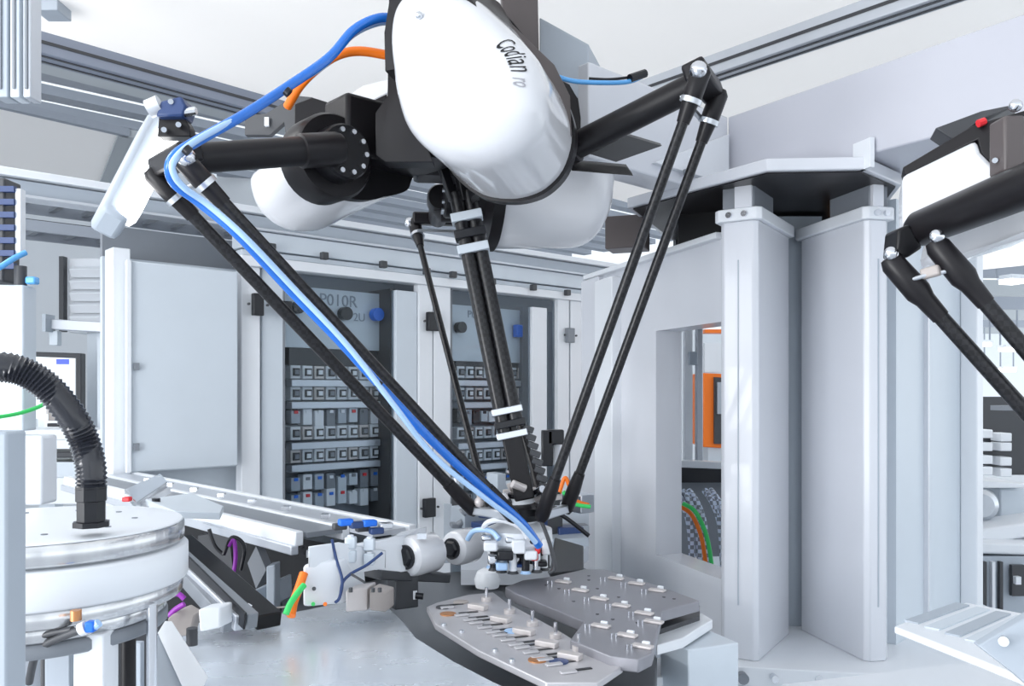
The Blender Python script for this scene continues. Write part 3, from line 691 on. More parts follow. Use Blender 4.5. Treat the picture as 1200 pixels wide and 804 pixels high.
# rails with rows of breakers
def gear(px0, px1, rows, off=.16):
    for (y, kind) in rows:
        a = Wp(px0, 460, off); b = Wp(px1, 460, off)
        d_ref = a.y; z = (HOR-y)/FOC*d_ref
        a.z = b.z = Z(z); L = (b-a).length
        if kind == 'duct':
            MB().bar(a-cn*.02, b-cn*.02, .06, .036).build('cable_duct', 'alu_matte', cab, bev=.004)
        elif kind == 'dark':
            MB().bar(a, b, .05, .14).build('wiring_bay', 'dark_grey', cab, smooth=False)
        elif kind == 'breaker':
            n = int(L/.064)
            MB().bar(a+cn*.03, b+cn*.03, .02, .075).build('mounting_rail', 'grey_paint', cab)
            for i in range(n):
                c = a+cu*(L*(i+.5)/n)
                br = MB().box(c, (.056, .06, .066), math.atan2(.676, .737)).build('breaker', 'white_paint' if (i*7+int(y)) % 5 else 'pad', cab, bev=.004)
                MB().box(c-cn*.037, (.036, .006, .038), math.atan2(.676, .737)).build('breaker_frame', 'dark_grey', br)
                MB().box(c-cn*.042, (.022, .006, .022), math.atan2(.676, .737)).build('breaker_lever', 'white_paint' if i % 3 else 'mid_grey', br)
        elif kind == 'module':
            n = int(L/.06)
            for i in range(n):
                c = a+cu*(L*(i+.5)/n)
                m = random.choice(['grey_paint', 'white_paint', 'mid_grey', 'cool_paint', 'dark_grey'])
                o = MB().box(c+ZT*random.uniform(-.01, .01), (.05, .06, random.uniform(.06, .095)), math.atan2(.676, .737)).build('control_module', m, cab, bev=.003)
                MB().box(c-cn*.033+ZT*.025, (.02, .006, .015), math.atan2(.676, .737)).build('terminal', random.choice(['dark_grey', 'white_paint', 'vivid_blue', 'red', 'white_paint', 'mid_grey']), o)
rows = [(411, 'dark'), (436, 'breaker'), (449, 'duct'), (461, 'breaker'), (475, 'duct'), (489, 'module'), (508, 'breaker'), (523, 'duct'), (535, 'breaker'), (549, 'duct'), (568, 'module'), (588, 'module')]
gear(336, 454, rows); gear(531, 612, [(420, 'dark')]+rows[1:])

# white door of the left cabinet
dr = thing('cabinet_door', 'large blank white cabinet door standing left behind the conveyor', 'door', Wp(150, 555, -.12))
a = Wp(150, 460, -.06); b = Wp(279, 460, -.06); zt_ = (HOR-305)/FOC*a.y; zb_2 = (HOR-554)/FOC*a.y
a.z = b.z = Z(zb_2); MB().prism([a, b, b+ZT*(zt_-zb_2), a+ZT*(zt_-zb_2)], cn*.03).build('leaf', 'cool_paint', dr, bev=.006)
MB().bar(a-cn*.004, a-cn*.004+ZT*(zt_-zb_2), .02, .02, up=cn).build('edge_fold', 'white_paint', dr, bev=.003)
for z in (.12, .5): MB().box(a+cu*.03-cn*.01+ZT*((zt_-zb_2)*z), (.02, .01, .03), math.atan2(.676, .737)).build('lock', 'mid_grey', dr)

# ------------------------------------------------------------ hall at the left
hd = 5.2
t = thing('operator_terminal', 'operator terminal with a black framed screen in the left background', 'monitor', P(65, 540, hd))
MB().prism([P(36, 412, hd), P(95, 414, hd), P(95, 545, hd), P(36, 545, hd)], (0, .06, 0)).build('bezel', 'dark_grey', t, bev=.006)
MB().prism([P(38, 418, hd), P(89, 420, hd), P(89, 535, hd), P(38, 535, hd)], (0, -.01, 0)).build('display', 'screen', t)
MB().prism([P(68, 421, hd), P(82, 421, hd), P(82, 427, hd), P(68, 427, hd)], (0, -.02, 0)).build('status_bar', 'screen_blue', t)
for px, py, w_, h_, m in ((30, 466, 4, 6, 'dark_grey'), (62, 470, 20, 4, 'grey_paint'), (58, 480, 3, 10, 'pad'), (66, 488, 14, 10, 'beige'), (36, 497, 12, 12, 'alu'), (70, 498, 24, 4, 'dark_grey')):
    MB().box(P(px, py, hd-.1), (w_/FOC*hd, .05, h_/FOC*hd)).build('control_part', m, t, bev=.003)
v_ = P(60, 548, 5.4); MB().bar(V((v_.x, v_.y, 0)), v_, 0.1, 0.1, up=(0, 1, 0)).build('stand', 'cool_paint', t)
t = thing('louvre_cabinet', 'bright white louvred housing seen beyond the left door edge', 'cabinet', P(100, 385, 5.6))
MB().box(P(104, 345, 5.6)+V((0, .2, 0)), (.34, .3, .5)).build('shell', 'white_paint', t, bev=.01)
for k in range(5): MB().box(P(104, 318+14*k, 5.6)+V((0, .03, 0)), (.26, .05, .06), M=Matrix.Rotation(R(30), 3, 'X')).build('louvre', 'white_paint', t, bev=.004)
MB().box(P(74, 345, 5.6), (.03, .05, .5)).build('door_edge', 'dark_grey', t)
v_ = P(115, 380, 5.75); MB().bar(V((v_.x, v_.y, 0)), v_, 0.1, 0.1, up=(0, 1, 0)).build('stand', 'cool_paint', t)
t = thing('jib_arm', 'pale grey jib arm with a bracket above the black framed screen', 'arm', P(90, 385, 4.9))
MB().bar(P(56, 380, 4.9), P(124, 384, 4.9), .08, .06).build('boom', 'alu_matte', t, bev=.005)
MB().bar(P(65, 388, 4.9), P(65, 405, 4.9), .05, .05, up=(0, 1, 0)).build('drop_post', 'cool_paint', t, bev=.005)
MB().box(P(57, 379, 4.85), (.02, .1, .10)).build('end_plate', 'grey_paint', t)
v_ = P(123, 384, 4.95); MB().bar(V((v_.x, v_.y, 0)), v_, 0.06, 0.06, up=(0, 1, 0)).build('stand', 'cool_paint', t)
for py, h_, m, n_ in ((508, 12, 'white_paint', 'upper white'), (531, 6, 'dark_grey', 'thin dark'), (548, 18, 'cool_paint', 'pale'), (572, 30, 'white_paint', 'lower wide white')):
    single(MB().box(P(80, py, 4.7), (.75, .3, h_/FOC*4.7)), 'worktop_slab', m, n_+' bench slab below the black framed screen at left', 'bench', bev=.005)
t = thing('cable_conduit', 'thin green and yellow earth cable at the left edge', 'cable', P(30, 480, 1.7))
MB().tube([P(-10, 490, 1.6), P(20, 485, 1.65), (P(45, 477, 1.7)), P(60, 468, 1.75)], .004).build('tube', 'green', t)
for px, py, w_ in ((65, 545, .12), (104, 400, .2)):
    pass
# grey equipment box, dark linear unit and fittings at left edge
t = thing('equipment_box', 'plain pale grey equipment box at the left edge above the black conduit', 'box', P(0, 505, 1.7))
MB().box(P(-28, 420, 1.75), (.225, .05, .30)).build('body', 'cool_paint', t, bev=.004)
MB().box(P(0, 550, 1.72), (.205, .06, .14)).build('lower_box', 'white_paint', t, bev=.006)
t = thing('linear_unit', 'dark linear drive with white rail at the upper left edge', 'drive', P(5, 333, 1.8))
MB().bar(P(0, 332, 1.8), P(2, 212, 1.8), .05, .06, up=(0, 1, 0)).build('drive_body', 'dark_grey', t, bev=.004)
for k in range(7): MB().box(P(4, 222+15*k, 1.77), (.05, .012, .012)).build('chain_link', 'navy', t)
MB().bar(P(24, 300, 1.78), P(24, 222, 1.78), .012, .02, up=(0, 1, 0)).build('white_rail', 'white_paint', t, bev=.002)
MB().cyl(P(24, 335, 1.75), P(24, 312, 1.75), .012, 12).build('valve', 'dark_grey', t)
MB().box(P(38, 329, 1.75), (.022, .02, .016)).build('push_fitting', 'light_blue', t, bev=.004)
hose('air_hose', [(-20, 322, 1.7), (0, 313, 1.72), (16, 303, 1.74), (30, 296, 1.76)], .006, 'light_blue', 'short light blue hose at the left edge above the grey box')

# ------------------------------------------------------------ rotary disc unit at left front
D = P(50, 615, 1.1)
rd = thing('rotary_drum', 'stack of white and polished steel rings with a black conduit on top at lower left', 'drum', D-V((0, 0, .16)))
def ring(z0, z1, r, m, n='ring', bev_=.003):
    rr = r; MB().lathe(D+V((0, 0, z0)), (0, 0, 1), [(0, rr-.003), (.003, rr), (z1-z0-.003, rr), (z1-z0, rr-.003)], 72).build(n, m, rd, ang=50)
ring(-.026, 0, .173, 'ring_steel', 'steel_ring'); 
MB().lathe(D+V((0, 0, .0)), (0, 0, 1), [(0, .171), (.0015, .170), (.003, .165)], 64).build('top_plate', 'white_paint', rd)
ring(-.075, -.030, .178, 'white_paint', 'white_ring'); ring(-.097, -.075, .171, 'ring_steel', 'steel_ring'); ring(-.118, -.097, .150, 'ring_steel', 'lower_ring')
ring(-.135, -.118, .152, 'mid_grey', 'dark_ring'); 
for an in (20, 60, 95, 130, 165, 200, 250, 300, 340):
    c = D+er(an)*.11+V((0, 0, .003)); MB().cyl(c, c+ZT*.001, .004, 10).build('screw_hole', 'mid_grey', rd)
MB().cyl(P(17, 607, .98), P(17, 600, .98), .006, 10).build('dowel', 'dark_grey', rd)
F = P(107, 617, 1.0)
cg = thing('corrugated_conduit', 'thick black corrugated conduit arching from the left edge down onto the white drum', 'conduit', F)
MB().lathe(F, (0, 0, 1), [(0, .021), (.006, .021), (.007, .0165), (.03, .0165), (.031, .018), (.048, .018), (.05, .014)], 8).build('gland', 'black_plastic', cg)
cp = [F+ZT*.045, P(106, 545, 1.0), P(98, 515, 1.0), P(84, 488, .99), P(62, 460, .98), P(38, 441, .97), P(10, 431, .96), P(-30, 430, .95)]
MB().tube(cp, .0178, 18, 12, ripple=.13).build('tube', 'conduit_black', cg, ang=80)

# parts below the drum
def item(name, m, px, py0, py1, d, r, label, cat, shape='cyl', wz=None):
    a = P(px, py1, d); b = P(px, py0, d)
    mb = MB().cyl(a, b, r, 20) if shape == 'cyl' else MB().box((a+b)/2, (r*2, wz or r*2, (b-a).length))
    return single(mb, name, m, label, cat, bev=.002 if shape != 'cyl' else 0)
item('pneumatic_cylinder', 'alu_matte', 27, 745, 860, 1.1, .02, 'short grey pneumatic cylinder beneath the drum near the left edge', 'cylinder')
item('terminal_box', 'white_paint', 113, 738, 860, 1.02, .018, 'small white upright box under the drum', 'box', 'box', .04)
item('support_post', 'black_satin', 150, 700, 860, 1.12, .010, 'black round post under the right side of the drum', 'post')
item('steel_rod', 'steel', 178, 708, 860, 1.05, .0065, 'bright steel rod right of the black post', 'rod')
item('support_post', 'dark_grey', 55, 750, 860, 1.25, .012, 'dark post behind the short grey cylinder', 'post')
item('valve_body', 'grey_paint', 75, 755, 860, 1.2, .018, 'grey valve body between the cylinder and the white box', 'valve', 'box')
item('support_post', 'grey_paint', 128, 705, 860, 1.3, .012, 'thin grey post behind the white upright box', 'post')
item('edge_post', 'grey_paint', 0, 505, 900, .62, .0125, 'blurred pale grey post at the left edge in the foreground', 'post', 'box')
single(MB().bar(P(0, 748, 1.06), P(100, 735, 1.06), .05, .02), 'support_bar', 'mid_grey', 'grey horizontal bar directly under the drum', 'bar', bev=.003)
t = thing('hose_fitting', 'white and blue push fitting with copper nut below the drum rim', 'fitting', P(93, 730, .95))
MB().cyl(P(89, 715, .94), P(89, 727, .94), .006, 12).build('nut', 'copper', t)
MB().cyl(P(94, 738, .94), P(101, 735, .94), .0075, 12).build('white_sleeve', 'white_paint', t)
MB().box(P(107, 734, .94), (.011, .012, .012)).build('blue_cap', 'vivid_blue', t, bev=.002)
MB().cyl(P(111, 734, .94), P(116, 730, .94), .005, 10).build('stem', 'pale_blue', t)
hose('cable_loop', [(0, 762, 1.0), (30, 752, .98), (60, 742, .97), (85, 738, .96)], .004, 'dark_grey', 'upper dark hose under the drum running to the blue fitting', 'hose')
hose('cable_loop', [(95, 738, .95), (60, 752, .97), (42, 768, .98), (34, 800, 1.0)], .0045, 'dark_grey', 'lower dark hose curving down left of the blue fitting', 'hose')
t = thing('shadow_panel', 'added dark panel painting the shade behind the posts and hoses under the drum', 'panel', P(60, 800, 1.5))  # dark sheet added in place of the shade under the drum
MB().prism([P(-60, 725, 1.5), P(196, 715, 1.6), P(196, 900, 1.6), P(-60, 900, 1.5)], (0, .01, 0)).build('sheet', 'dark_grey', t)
for px, m in ((15, 'cool_paint'), (38, 'black_plastic'), (90, 'mid_grey'), (160, 'grey_paint')): MB().bar(P(px, 900, 1.47), P(px, 752, 1.47), .022, .015, up=(0, 1, 0)).build('strip', m, t, bev=.002)
# angled slotted guard
t = thing('slotted_guard', 'white sloping guard rail with dark slots left of the steel table', 'guard', P(200, 797, 1.2))
MB().prism([P(184, 742, 1.35), P(193, 742, 1.36), P(236, 812, 1.18), P(216, 812, 1.18)], (0, .03, .012)).build('rail', 'white_paint', t, bev=.002)
MB().prism([P(176, 752, 1.35), P(184, 745, 1.35), P(216, 812, 1.2), P(176, 812, 1.2)], (0, .02, 0)).build('plate', 'grey_paint', t, bev=.002)
for k in range(4): MB().bar(P(183+2*k, 770+10*k, 1.30-.02*k), P(198+4*k, 790+8*k, 1.27-.02*k), .006, .004).build('slot', 'dark_grey', t)

# ------------------------------------------------------------ table, bed, trays
tz = -.46
tp = [(204, 728), (262, 731), (300, 722), (352, 716), (400, 706), (440, 702), (455, 712), (472, 728), (487, 747), (530, 774), (578, 799), (690, 850), (600, 900), (380, 960), (240, 960), (224, 810)]
t = thing('steel_table', 'large brushed steel table plate with a curved edge in the foreground', 'table', PZ(400, 797, tz)-ZT*.012)
MB().prism([PZ(x, y, tz)-ZT*.012 for x, y in tp], (0, 0, .012)).build('top_plate', 'brushed', t, bev=.0015)
MB().bar(PZ(338, 712, tz)+ZT*.002, PZ(300, 716, tz)+ZT*.002, .008, .002).build('engraving', 'beige', t)
single(MB().prism([PZ(x, y, -.53) for x, y in ((330, 720), (330, 686), (560, 668), (682, 664), (700, 672), (745, 720), (770, 770), (770, 900), (300, 900))], (0, 0, -.06)), 'machine_bed', 'bed', 'dark grey machine bed under the trays and beside the steel table', 'bed', bev=.004)
single(MB().prism([PZ(x, y, -.60) for x, y in ((330, 720), (560, 690), (700, 700), (700, 900), (300, 900))], (0, 0, -.78)), 'machine_pedestal', 'cool_paint', 'grey pedestal carrying the machine bed', 'base')
# trays
def tray(outline, zr, th, label, mside='tray_side'):
    t = thing('workpiece_tray', label, 'tray', PZ(*outline[0], zr)-ZT*th, 'workpiece trays on the turntable')
    MB().prism([PZ(x, y, zr)-ZT*th for x, y in outline], (0, 0, th)).build('plate', 'tray_steel', t, bev=.002)
    return t
def tray2(outline, zr, th, label):
    t = thing('workpiece_tray', label, 'tray', PZ(*outline[0], zr)-ZT*th, 'workpiece trays on the turntable')
    MB().prism([PZ(x, y, zr)-ZT*th for x, y in outline], (0, 0, th)).build('plate', 'tray_light', t, bev=.002)
    return t
trB = tray([(603, 695), (592, 688), (612, 680), (644, 676), (685, 667), (708, 667), (770, 686), (820, 704), (776, 716), (770, 742), (764, 765), (748, 773), (715, 769), (668, 750), (684, 728)], -.425, .022, 'grey stepped tray with rows of pale pads, the right one of the two')
trA = tray2([(500, 711), (512, 706), (528, 702), (548, 697), (578, 694), (594, 706), (650, 736), (690, 760), (730, 780), (700, 800), (640, 800), (560, 762), (510, 731)], -.44, .012, 'pale workpiece tray with slots and clamps at the bottom centre')
zA = -.44; zB = -.425
def pad(tr, px, py, z, L, W, H, m='pad', n='pad', rz=-.55):
    o = MB().box(PZ(px, py, z)+ZT*H/2, (L, W, H), rz).build(n, m, tr, bev=.0015); return o
for px, py in ((660, 683), (680, 693), (703, 703), (728, 711), (755, 720), (722, 679), (746, 685), (770, 693), (704, 735), (735, 746), (753, 759), (766, 730)):
    pad(trB, px, py, zB, .036, .016, .005)
    pad(trB, px+4, py-2, zB, .013, .007, .008, 'white_paint', 'block')
    for o in (-13, -18):
        b = PZ(px+o, py+2, zB); MB().cyl(b, b+ZT*.008, .0022, 8).build('pin', 'steel', trB)
for px, py in ((690, 680), (700, 690), (655, 690), (672, 705), (700, 720), (718, 726), (747, 730), (790, 702), (778, 700), (690, 675), (640, 686), (725, 700)):
    b = PZ(px, py, zB); MB().cyl(b, b+ZT*.001, .0035, 8).build('hole', 'dark_grey', trB)
MB().prism([PZ(x, y, -.455)-ZT*.03 for x, y in ((776, 716), (820, 704), (820, 716), (772, 732))], (0, 0, .02)).build('lower_edge', 'dark_grey', trB)
for i in range(5):
    px, py = 552+27*i, 706+14.5*i
    pad(trA, px+8, py+8, zA, .040, .018, .010, n='clamp_block')
    b = PZ(px+18, py-2, zA); MB().cyl(b, b+ZT*.028, .0035, 10).build('pin', 'steel', trA)
    MB().cyl(b, b+ZT*.008, .011, 12).build('pin_base', 'pad', trA)
    for k in (0, 1, 2):
        pad(trA, px-20+k*17+i*1.5, py+3+k*9, zA, .040, .008, .0015, 'black_plastic', 'slot', rz=.35)
        pad(trA, px-28+k*17, py+7+k*9, zA, .028, .012, .004, 'tray_light', 'insert', rz=.35)
for px, py, m in ((525, 720, 'copper'), (540, 706, 'beige'), (630, 774, 'copper'), (601, 740, 'pale_blue'), (655, 776, 'navy'), (520, 712, 'dark_grey')):
    b = PZ(px, py, zA); MB().lathe(b, (0, 0, 1), [(0, .016), (.002, .016), (.003, .008)], 16).build('bushing', m, trA)
for px, py in ((520, 733), (541, 741), (580, 763), (600, 775)):
    b = PZ(px, py, zA); MB().cyl(b, b+ZT*.004, .005, 10).build('screw', 'alu', trA)
single(MB().lathe(PZ(571, 688, -.50), (0, 0, 1), [(0, .03), (.02, .034), (.04, .026), (.048, .012)], 20), 'end_stop', 'white_paint', 'small bright white rounded cap behind the pale tray', 'cap')
# supports right of the trays
t = thing('side_bracket', 'pale bracket arm carrying the right tray corner', 'bracket', PZ(800, 735, -.47))
MB().prism([PZ(x, y, -.475)-ZT*.02 for x, y in ((768, 742), (822, 718), (835, 726), (800, 748), (770, 756))], (0, 0, .02)).build('arm', 'white_paint', t, bev=.002)
MB().box(PZ(790, 752, -.49)+V((.06, .05, -.12)), (.12, .1, .22), .4).build('foot', 'cool_paint', t, bev=.003)
t = thing('corner_block', 'white block with screws left of the column base', 'block', PZ(830, 785, -.6))
MB().box(PZ(815, 800, -.60)+V((-.02, .05, -.03)), (.16, .12, .10), .2).build('body', 'white_paint', t, bev=.004)

# right lower slabs
t = thing('slotted_plate', 'pale machined plate with diagonal ribs at the lower right', 'plate', PZ(1100, 740, -.36))
sp = [(1048, 734), (1075, 723), (1132, 706), (1215, 722), (1215, 800), (1185, 788)]
MB().prism([PZ(x, y, -.36)-ZT*.011 for x, y in sp], (0, 0, .011)).build('plate', 'white_paint', t, bev=.002)
for k in range(5):
    a = PZ(1068+24*k, 730+7.5*k, -.36); b = PZ(1128+24*k, 709+5*k, -.36); MB().bar(a+ZT*.001, b+ZT*.001, .022, .003).build('recess_strip', 'cool_paint' if k % 2 else 'grey_paint', t)
t = thing('tilt_plate', 'grey plate with a steel screw in the lower right corner', 'plate', P(1196, 780, 1.0))
MB().prism([P(1147, 757, 1.02), P(1215, 716, 1.04), P(1215, 812, .98), P(1190, 790, 1.0)], (0, .015, .0)).build('plate', 'grey_paint', t, bev=.002)
MB().cyl(P(1176, 750, 1.03), P(1176, 752, 1.005), .006, 12).build('screw', 'alu_matte', t)
single(MB().box(P(1130, 850, 1.6), (.6, .3, .12), .3), 'machine_block', 'white_paint', 'white machine block beneath the ribbed plate at lower right', 'block', bev=.004)

# ------------------------------------------------------------ conveyor
cz_ = -.33
def CP(px, py, z=cz_): return PZ(px, py, z)
e0 = PZ(196, 562, cz_); e1 = V((-.36, 2.19, Z(cz_)))
cdv = (PZ(440, 609, cz_)-e0).normalized(); cnr = V((cdv.y, -cdv.x, 0)); 
if cnr.y > 0: cnr = -cnr
n0 = PZ(196, 588, cz_)
cv = thing('belt_conveyor', 'long pale belt conveyor with white end drums crossing from left to centre', 'conveyor', e0-ZT*.05)
Lc = (PZ(440, 609, cz_)-e0).length
wB = abs((n0-e0).dot(cnr))
b0 = e0-cdv*.35; b1 = e0+cdv*(Lc+.16)
# belts: rear lane and front lane
MB().prism([b0+cnr*.02, b1+cnr*.02, b1+cnr*(wB*.5-.01), b0+cnr*(wB*.5-.01)], (0, 0, -.012)).build('belt', 'alu_matte', cv)
MB().prism([b0+cnr*(wB*.5+.01), b1+cnr*(wB*.5+.01)-cdv*.1, b1+cnr*(wB-.02)-cdv*.1, b0+cnr*(wB-.02)], (0, 0, -.012)).build('belt', 'mid_grey', cv)
for o in (0, wB*.5, wB): MB().bar(b0+cnr*o-ZT*.012, b1+cnr*o-ZT*.012-cdv*(.1 if o else 0), .022, .034).build('side_rail', 'white_paint', cv, bev=.003)
MB().bar(b0+cnr*(wB+.012)-ZT*.038, b1+cnr*(wB+.012)-ZT*.038-cdv*.1, .02, .022).build('lower_rail', 'alu_matte', cv, bev=.003)
# comb of dark teeth under the front edge
for k in range(11):
    c = PZ(282+9*k, 625+2.6*k, -.40); MB().box(c, (.012, .02, .018)).build('rail_tooth', 'white_paint' if k % 2 else 'dark_grey', cv)
for k in range(9):
    c = b0+cdv*(.5+.2*k)+cnr*wB*.5; MB().box(c+ZT*.018, (.02, .02, .012)).build('guide_clip', 'steel', cv)
for px, py, d, L, r, nn in ((476, 653, 1.84, .078, .045, 'front'), (530, 643, 1.95, .065, .041, 'rear')):
    c = P(px, py, d); axd = V((.62, .78, 0)).normalized()
    dr_ = MB().lathe(c, axd, [(0, r*.72), (.006, r*.93), (.014, r), (L, r), (L+.008, r*.9)], 36).build('end_drum', 'gloss_white', cv)
    MB().lathe(c-axd*.010, axd, [(0, r*.38), (.004, r*.5), (.016, r*.5)], 6).build('hub', 'black_plastic', dr_)
    MB().lathe(c-axd*.005, axd, [(0, r*.6), (.008, r*.6)], 20).build('bearing_ring', 'black_plastic', dr_)
MB().prism([P(400, 640, 1.75), P(452, 632, 1.80), P(470, 622, 1.85), P(470, 672, 1.82), P(430, 668, 1.78), P(400, 660, 1.75)], (.05, .07, 0)).build('end_plate', 'white_paint', cv, bev=.004)
MB().prism([P(360, 640, 1.62), P(420, 650, 1.72), P(420, 672, 1.72), P(360, 665, 1.62)], (.05, .05, 0)).build('side_cover', 'white_paint', cv, bev=.004)
# support leg
MB().box(P(472, 692, 1.86), (.055, .05, .07), .5).build('support_leg', 'dark_grey', cv, bev=.003)
MB().bar(P(436, 672, 1.8), P(518, 676, 1.95), .06, .02).build('cross_bar', 'dark_grey', cv, bev=.003)
# sensors on conveyor
for i, (px, py, m) in enumerate(((405, 612, 'vivid_blue'), (418, 615, 'navy'), (433, 613, 'vivid_blue'), (441, 622, 'navy'), (425, 619, 'dark_grey'), (452, 616, 'steel'), (398, 617, 'dark_grey'))):
    single(MB().box(P(px, py, 1.78+.01*i), (.03, .02, .014), .5), 'sensor', m, ['bright blue sensor at the left of the conveyor row', 'navy sensor right of the first bright blue one', 'second bright blue sensor nearer the drums', 'navy sensor at the front of the row near the drums', 'small dark sensor between the blue ones on the conveyor', 'bright steel sensor clip nearest the white drums', 'small dark sensor left of the bright blue one'][i], 'sensor', bev=.003)
for i, (px, py) in enumerate(((411, 636), (433, 638), (411, 652), (433, 655))):
    t = thing('solenoid_block', ['upper left', 'upper right', 'lower left', 'lower right'][i]+' pale green valve block on the conveyor side', 'valve', P(px, py, 1.73), 'valve blocks on the conveyor side')
    MB().box(P(px, py, 1.70+.02*(i % 2)), (.022, .02, .024)).build('body', 'cool_paint', t, bev=.003)
    MB().cyl(P(px, py-6, 1.70+.02*(i % 2)), P(px, py-9, 1.70+.02*(i % 2)), .006, 10).build('cap', 'white_paint', t)
hose('sensor_cable', [(389, 632, 1.66), (394, 655, 1.66), (401, 680, 1.64), (398, 700, 1.62), (393, 706, 1.62)], .003, 'navy', 'thin dark cable hanging down from the conveyor edge', 'cable')
hose('sensor_cable', [(448, 648, 1.70), (430, 662, 1.68), (412, 672, 1.66), (402, 682, 1.65), (399, 696, 1.63)], .003, 'navy', 'thin dark cable curving from the valve blocks to the steel block', 'cable')
hose('sensor_cable', [(410, 672, 1.66), (420, 678, 1.65), (428, 683, 1.65)], .0025, 'dark_grey', 'very short dark wire stub above the steel block', 'cable')
# guide plate at conveyor's start
t = thing('infeed_chute', 'steel infeed chute with rails at the far left end of the conveyor', 'chute', P(180, 590, 2.2))
MB().prism([P(146, 582, 2.3), P(188, 562, 2.7), P(196, 572, 2.5), P(160, 598, 2.1)], (0, 0, .02)).build('chute_plate', 'steel', t, bev=.002)
for k in range(3): MB().bar(P(148+9*k, 584+5*k, 2.26-.05*k), P(186+6*k, 562+6*k, 2.62-.05*k), .008, .02).build('guide_rail', 'white_paint', t)
MB().box(P(149, 585, 2.15), (.02, .02, .012)).build('red_button', 'red', t, bev=.003)
MB().cyl(P(183, 590, 2.1), P(183, 584, 2.1), .010, 10).build('knob', 'black_plastic', t)
t = thing('guide_sheet', 'pale sheet metal plate between the drum and the conveyor', 'plate', P(250, 605, 1.9))
MB().prism([P(170, 592, 2.15), P(225, 584, 2.35), P(262, 600, 2.02), P(258, 609, 1.92), P(205, 607, 1.85)], (0, 0, .015)).build('plate', 'cool_paint', t, bev=.002)

# shadowy space below the conveyor, its shade put into black sheets
t = thing('lower_enclosure', 'enclosure below the conveyor with its shade painted by black sheets', 'enclosure', P(280, 730, 2.4))
MB().prism([P(190, 600, 2.9), P(400, 640, 2.3), P(400, 820, 2.3), P(190, 820, 2.9)], (.1, .1, 0)).build('rear_shade_sheet', 'black_metal', t, smooth=False)
MB().prism([P(190, 780, 1.75), P(325, 780, 1.75), P(325, 730, 2.2), P(190, 730, 2.6)], (0, 0, -.05)).build('bottom_shade_sheet', 'black_metal', t, smooth=False)
MB().prism([P(232, 628, 2.4), P(268, 622, 2.35), P(275, 690, 2.3), P(236, 690, 2.35)], (0, .02, 0)).build('side_sheet', 'dark_grey', t)
MB().prism([P(292, 694, 2.05), P(320, 682, 2.1), P(322, 722, 2.1), P(300, 722, 2.05)], (.02, .1, 0)).build('cable_box', 'grey_paint', t, bev=.003)
MB().prism([P(312, 664, 2.05), P(322, 662, 2.05), P(322, 722, 2.05), P(312, 722, 2.05)], (.0, .05, 0)).build('upright', 'grey_paint', t, bev=.003)
MB().bar(P(212, 635, 1.95), P(316, 728, 1.62), .05, .03).build('black_beam', 'black_metal', t, bev=.003)
MB().prism([P(290, 660, 2.2), P(300, 640, 2.2), P(312, 668, 2.2), P(300, 690, 2.2)], (.01, .03, 0)).build('bracket', 'mid_grey', t)
t = thing('profile_rail', 'slotted aluminium rail running diagonally below the drum', 'rail', P(240, 690, 1.7))
for k, m in ((0, 'mid_grey'), (1, 'alu_matte'), (2, 'mid_grey')):
    MB().bar(P(208-2*k, 648+7*k, 1.82), P(296-14*k, 728+2*k, 1.56), .022, .03).build('rail_strip', m, t, bev=.002)
MB().bar(P(210, 650, 1.79), P(287, 728, 1.54), .004, .032).build('slot', 'black_plastic', t)
for i, (pts, m, lab) in enumerate((([(195, 700, 1.6), (208, 696, 1.6), (216, 702, 1.6)], 'purple', 'purple cable arc right of the drum'), ([(198, 722, 1.55), (206, 714, 1.55), (216, 708, 1.55)], 'purple', 'lower purple cable near the beige block'), ([(187, 695, 1.6), (186, 712, 1.6)], 'purple', 'short upright purple cable beside the drum'), ([(272, 680, 2.0), (276, 655, 2.0), (274, 632, 2.0), (268, 640, 2.0)], 'purple', 'purple cable inside the dark space below the conveyor'), ([(262, 650, 2.0), (272, 630, 2.0), (286, 640, 2.0), (282, 668, 2.0)], 'black_plastic', 'black cable loop beside the purple one in the dark space'), ([(245, 620, 2.2), (252, 640, 2.2), (262, 650, 2.2)], 'black_plastic', 'thin black cable at the top left of the dark space'))):
    hose('loom_cable', pts, .005, m, lab, 'cable')
hose('loom_cable', [(356, 672, 1.62), (350, 690, 1.60), (344, 706, 1.58), (341, 722, 1.56)], .0085, 'orange', 'short orange cable between white block and steel table', 'cable')
hose('loom_cable', [(356, 686, 1.58), (348, 696, 1.56), (340, 708, 1.54), (335, 720, 1.53)], .006, 'green', 'green cable crossing in front of the short orange cable', 'cable')
t = thing('junction_box', 'white junction box behind the steel table left of the drums', 'box', P(385, 708, 1.66))
MB().prism([P(354, 662, 1.62), P(398, 655, 1.66), P(402, 708, 1.66), P(354, 712, 1.62)], (.03, .10, 0)).build('body', 'white_paint', t, bev=.006)
for px, py, m in ((368, 690, 'dark_grey'), (367, 708, 'green'), (381, 708, 'orange')): MB().cyl(P(px, py, 1.63), P(px, py, 1.60), .004, 8).build('gland', m, t)
t = thing('clamp_block', 'pair of beige steel clamp blocks on the table corner', 'block', P(432, 720, 1.64))
MB().prism([P(405, 692, 1.62), P(430, 688, 1.65), P(430, 716, 1.65), P(405, 718, 1.62)], (.01, .05, 0)).build('left_block', 'pad', t, bev=.003)
MB().prism([P(433, 690, 1.64), P(452, 694, 1.68), P(452, 718, 1.68), P(433, 716, 1.64)], (.01, .05, 0)).build('right_block', 'beige', t, bev=.003)
for px in (411, 437, 445): MB().cyl(P(px, 694, 1.62), P(px, 689, 1.62), .004, 8).build('screw', 'dark_grey', t)
t = thing('adjust_screw', 'small black adjusting screw on the machine bed below the drum', 'screw', P(488, 700, 1.85))
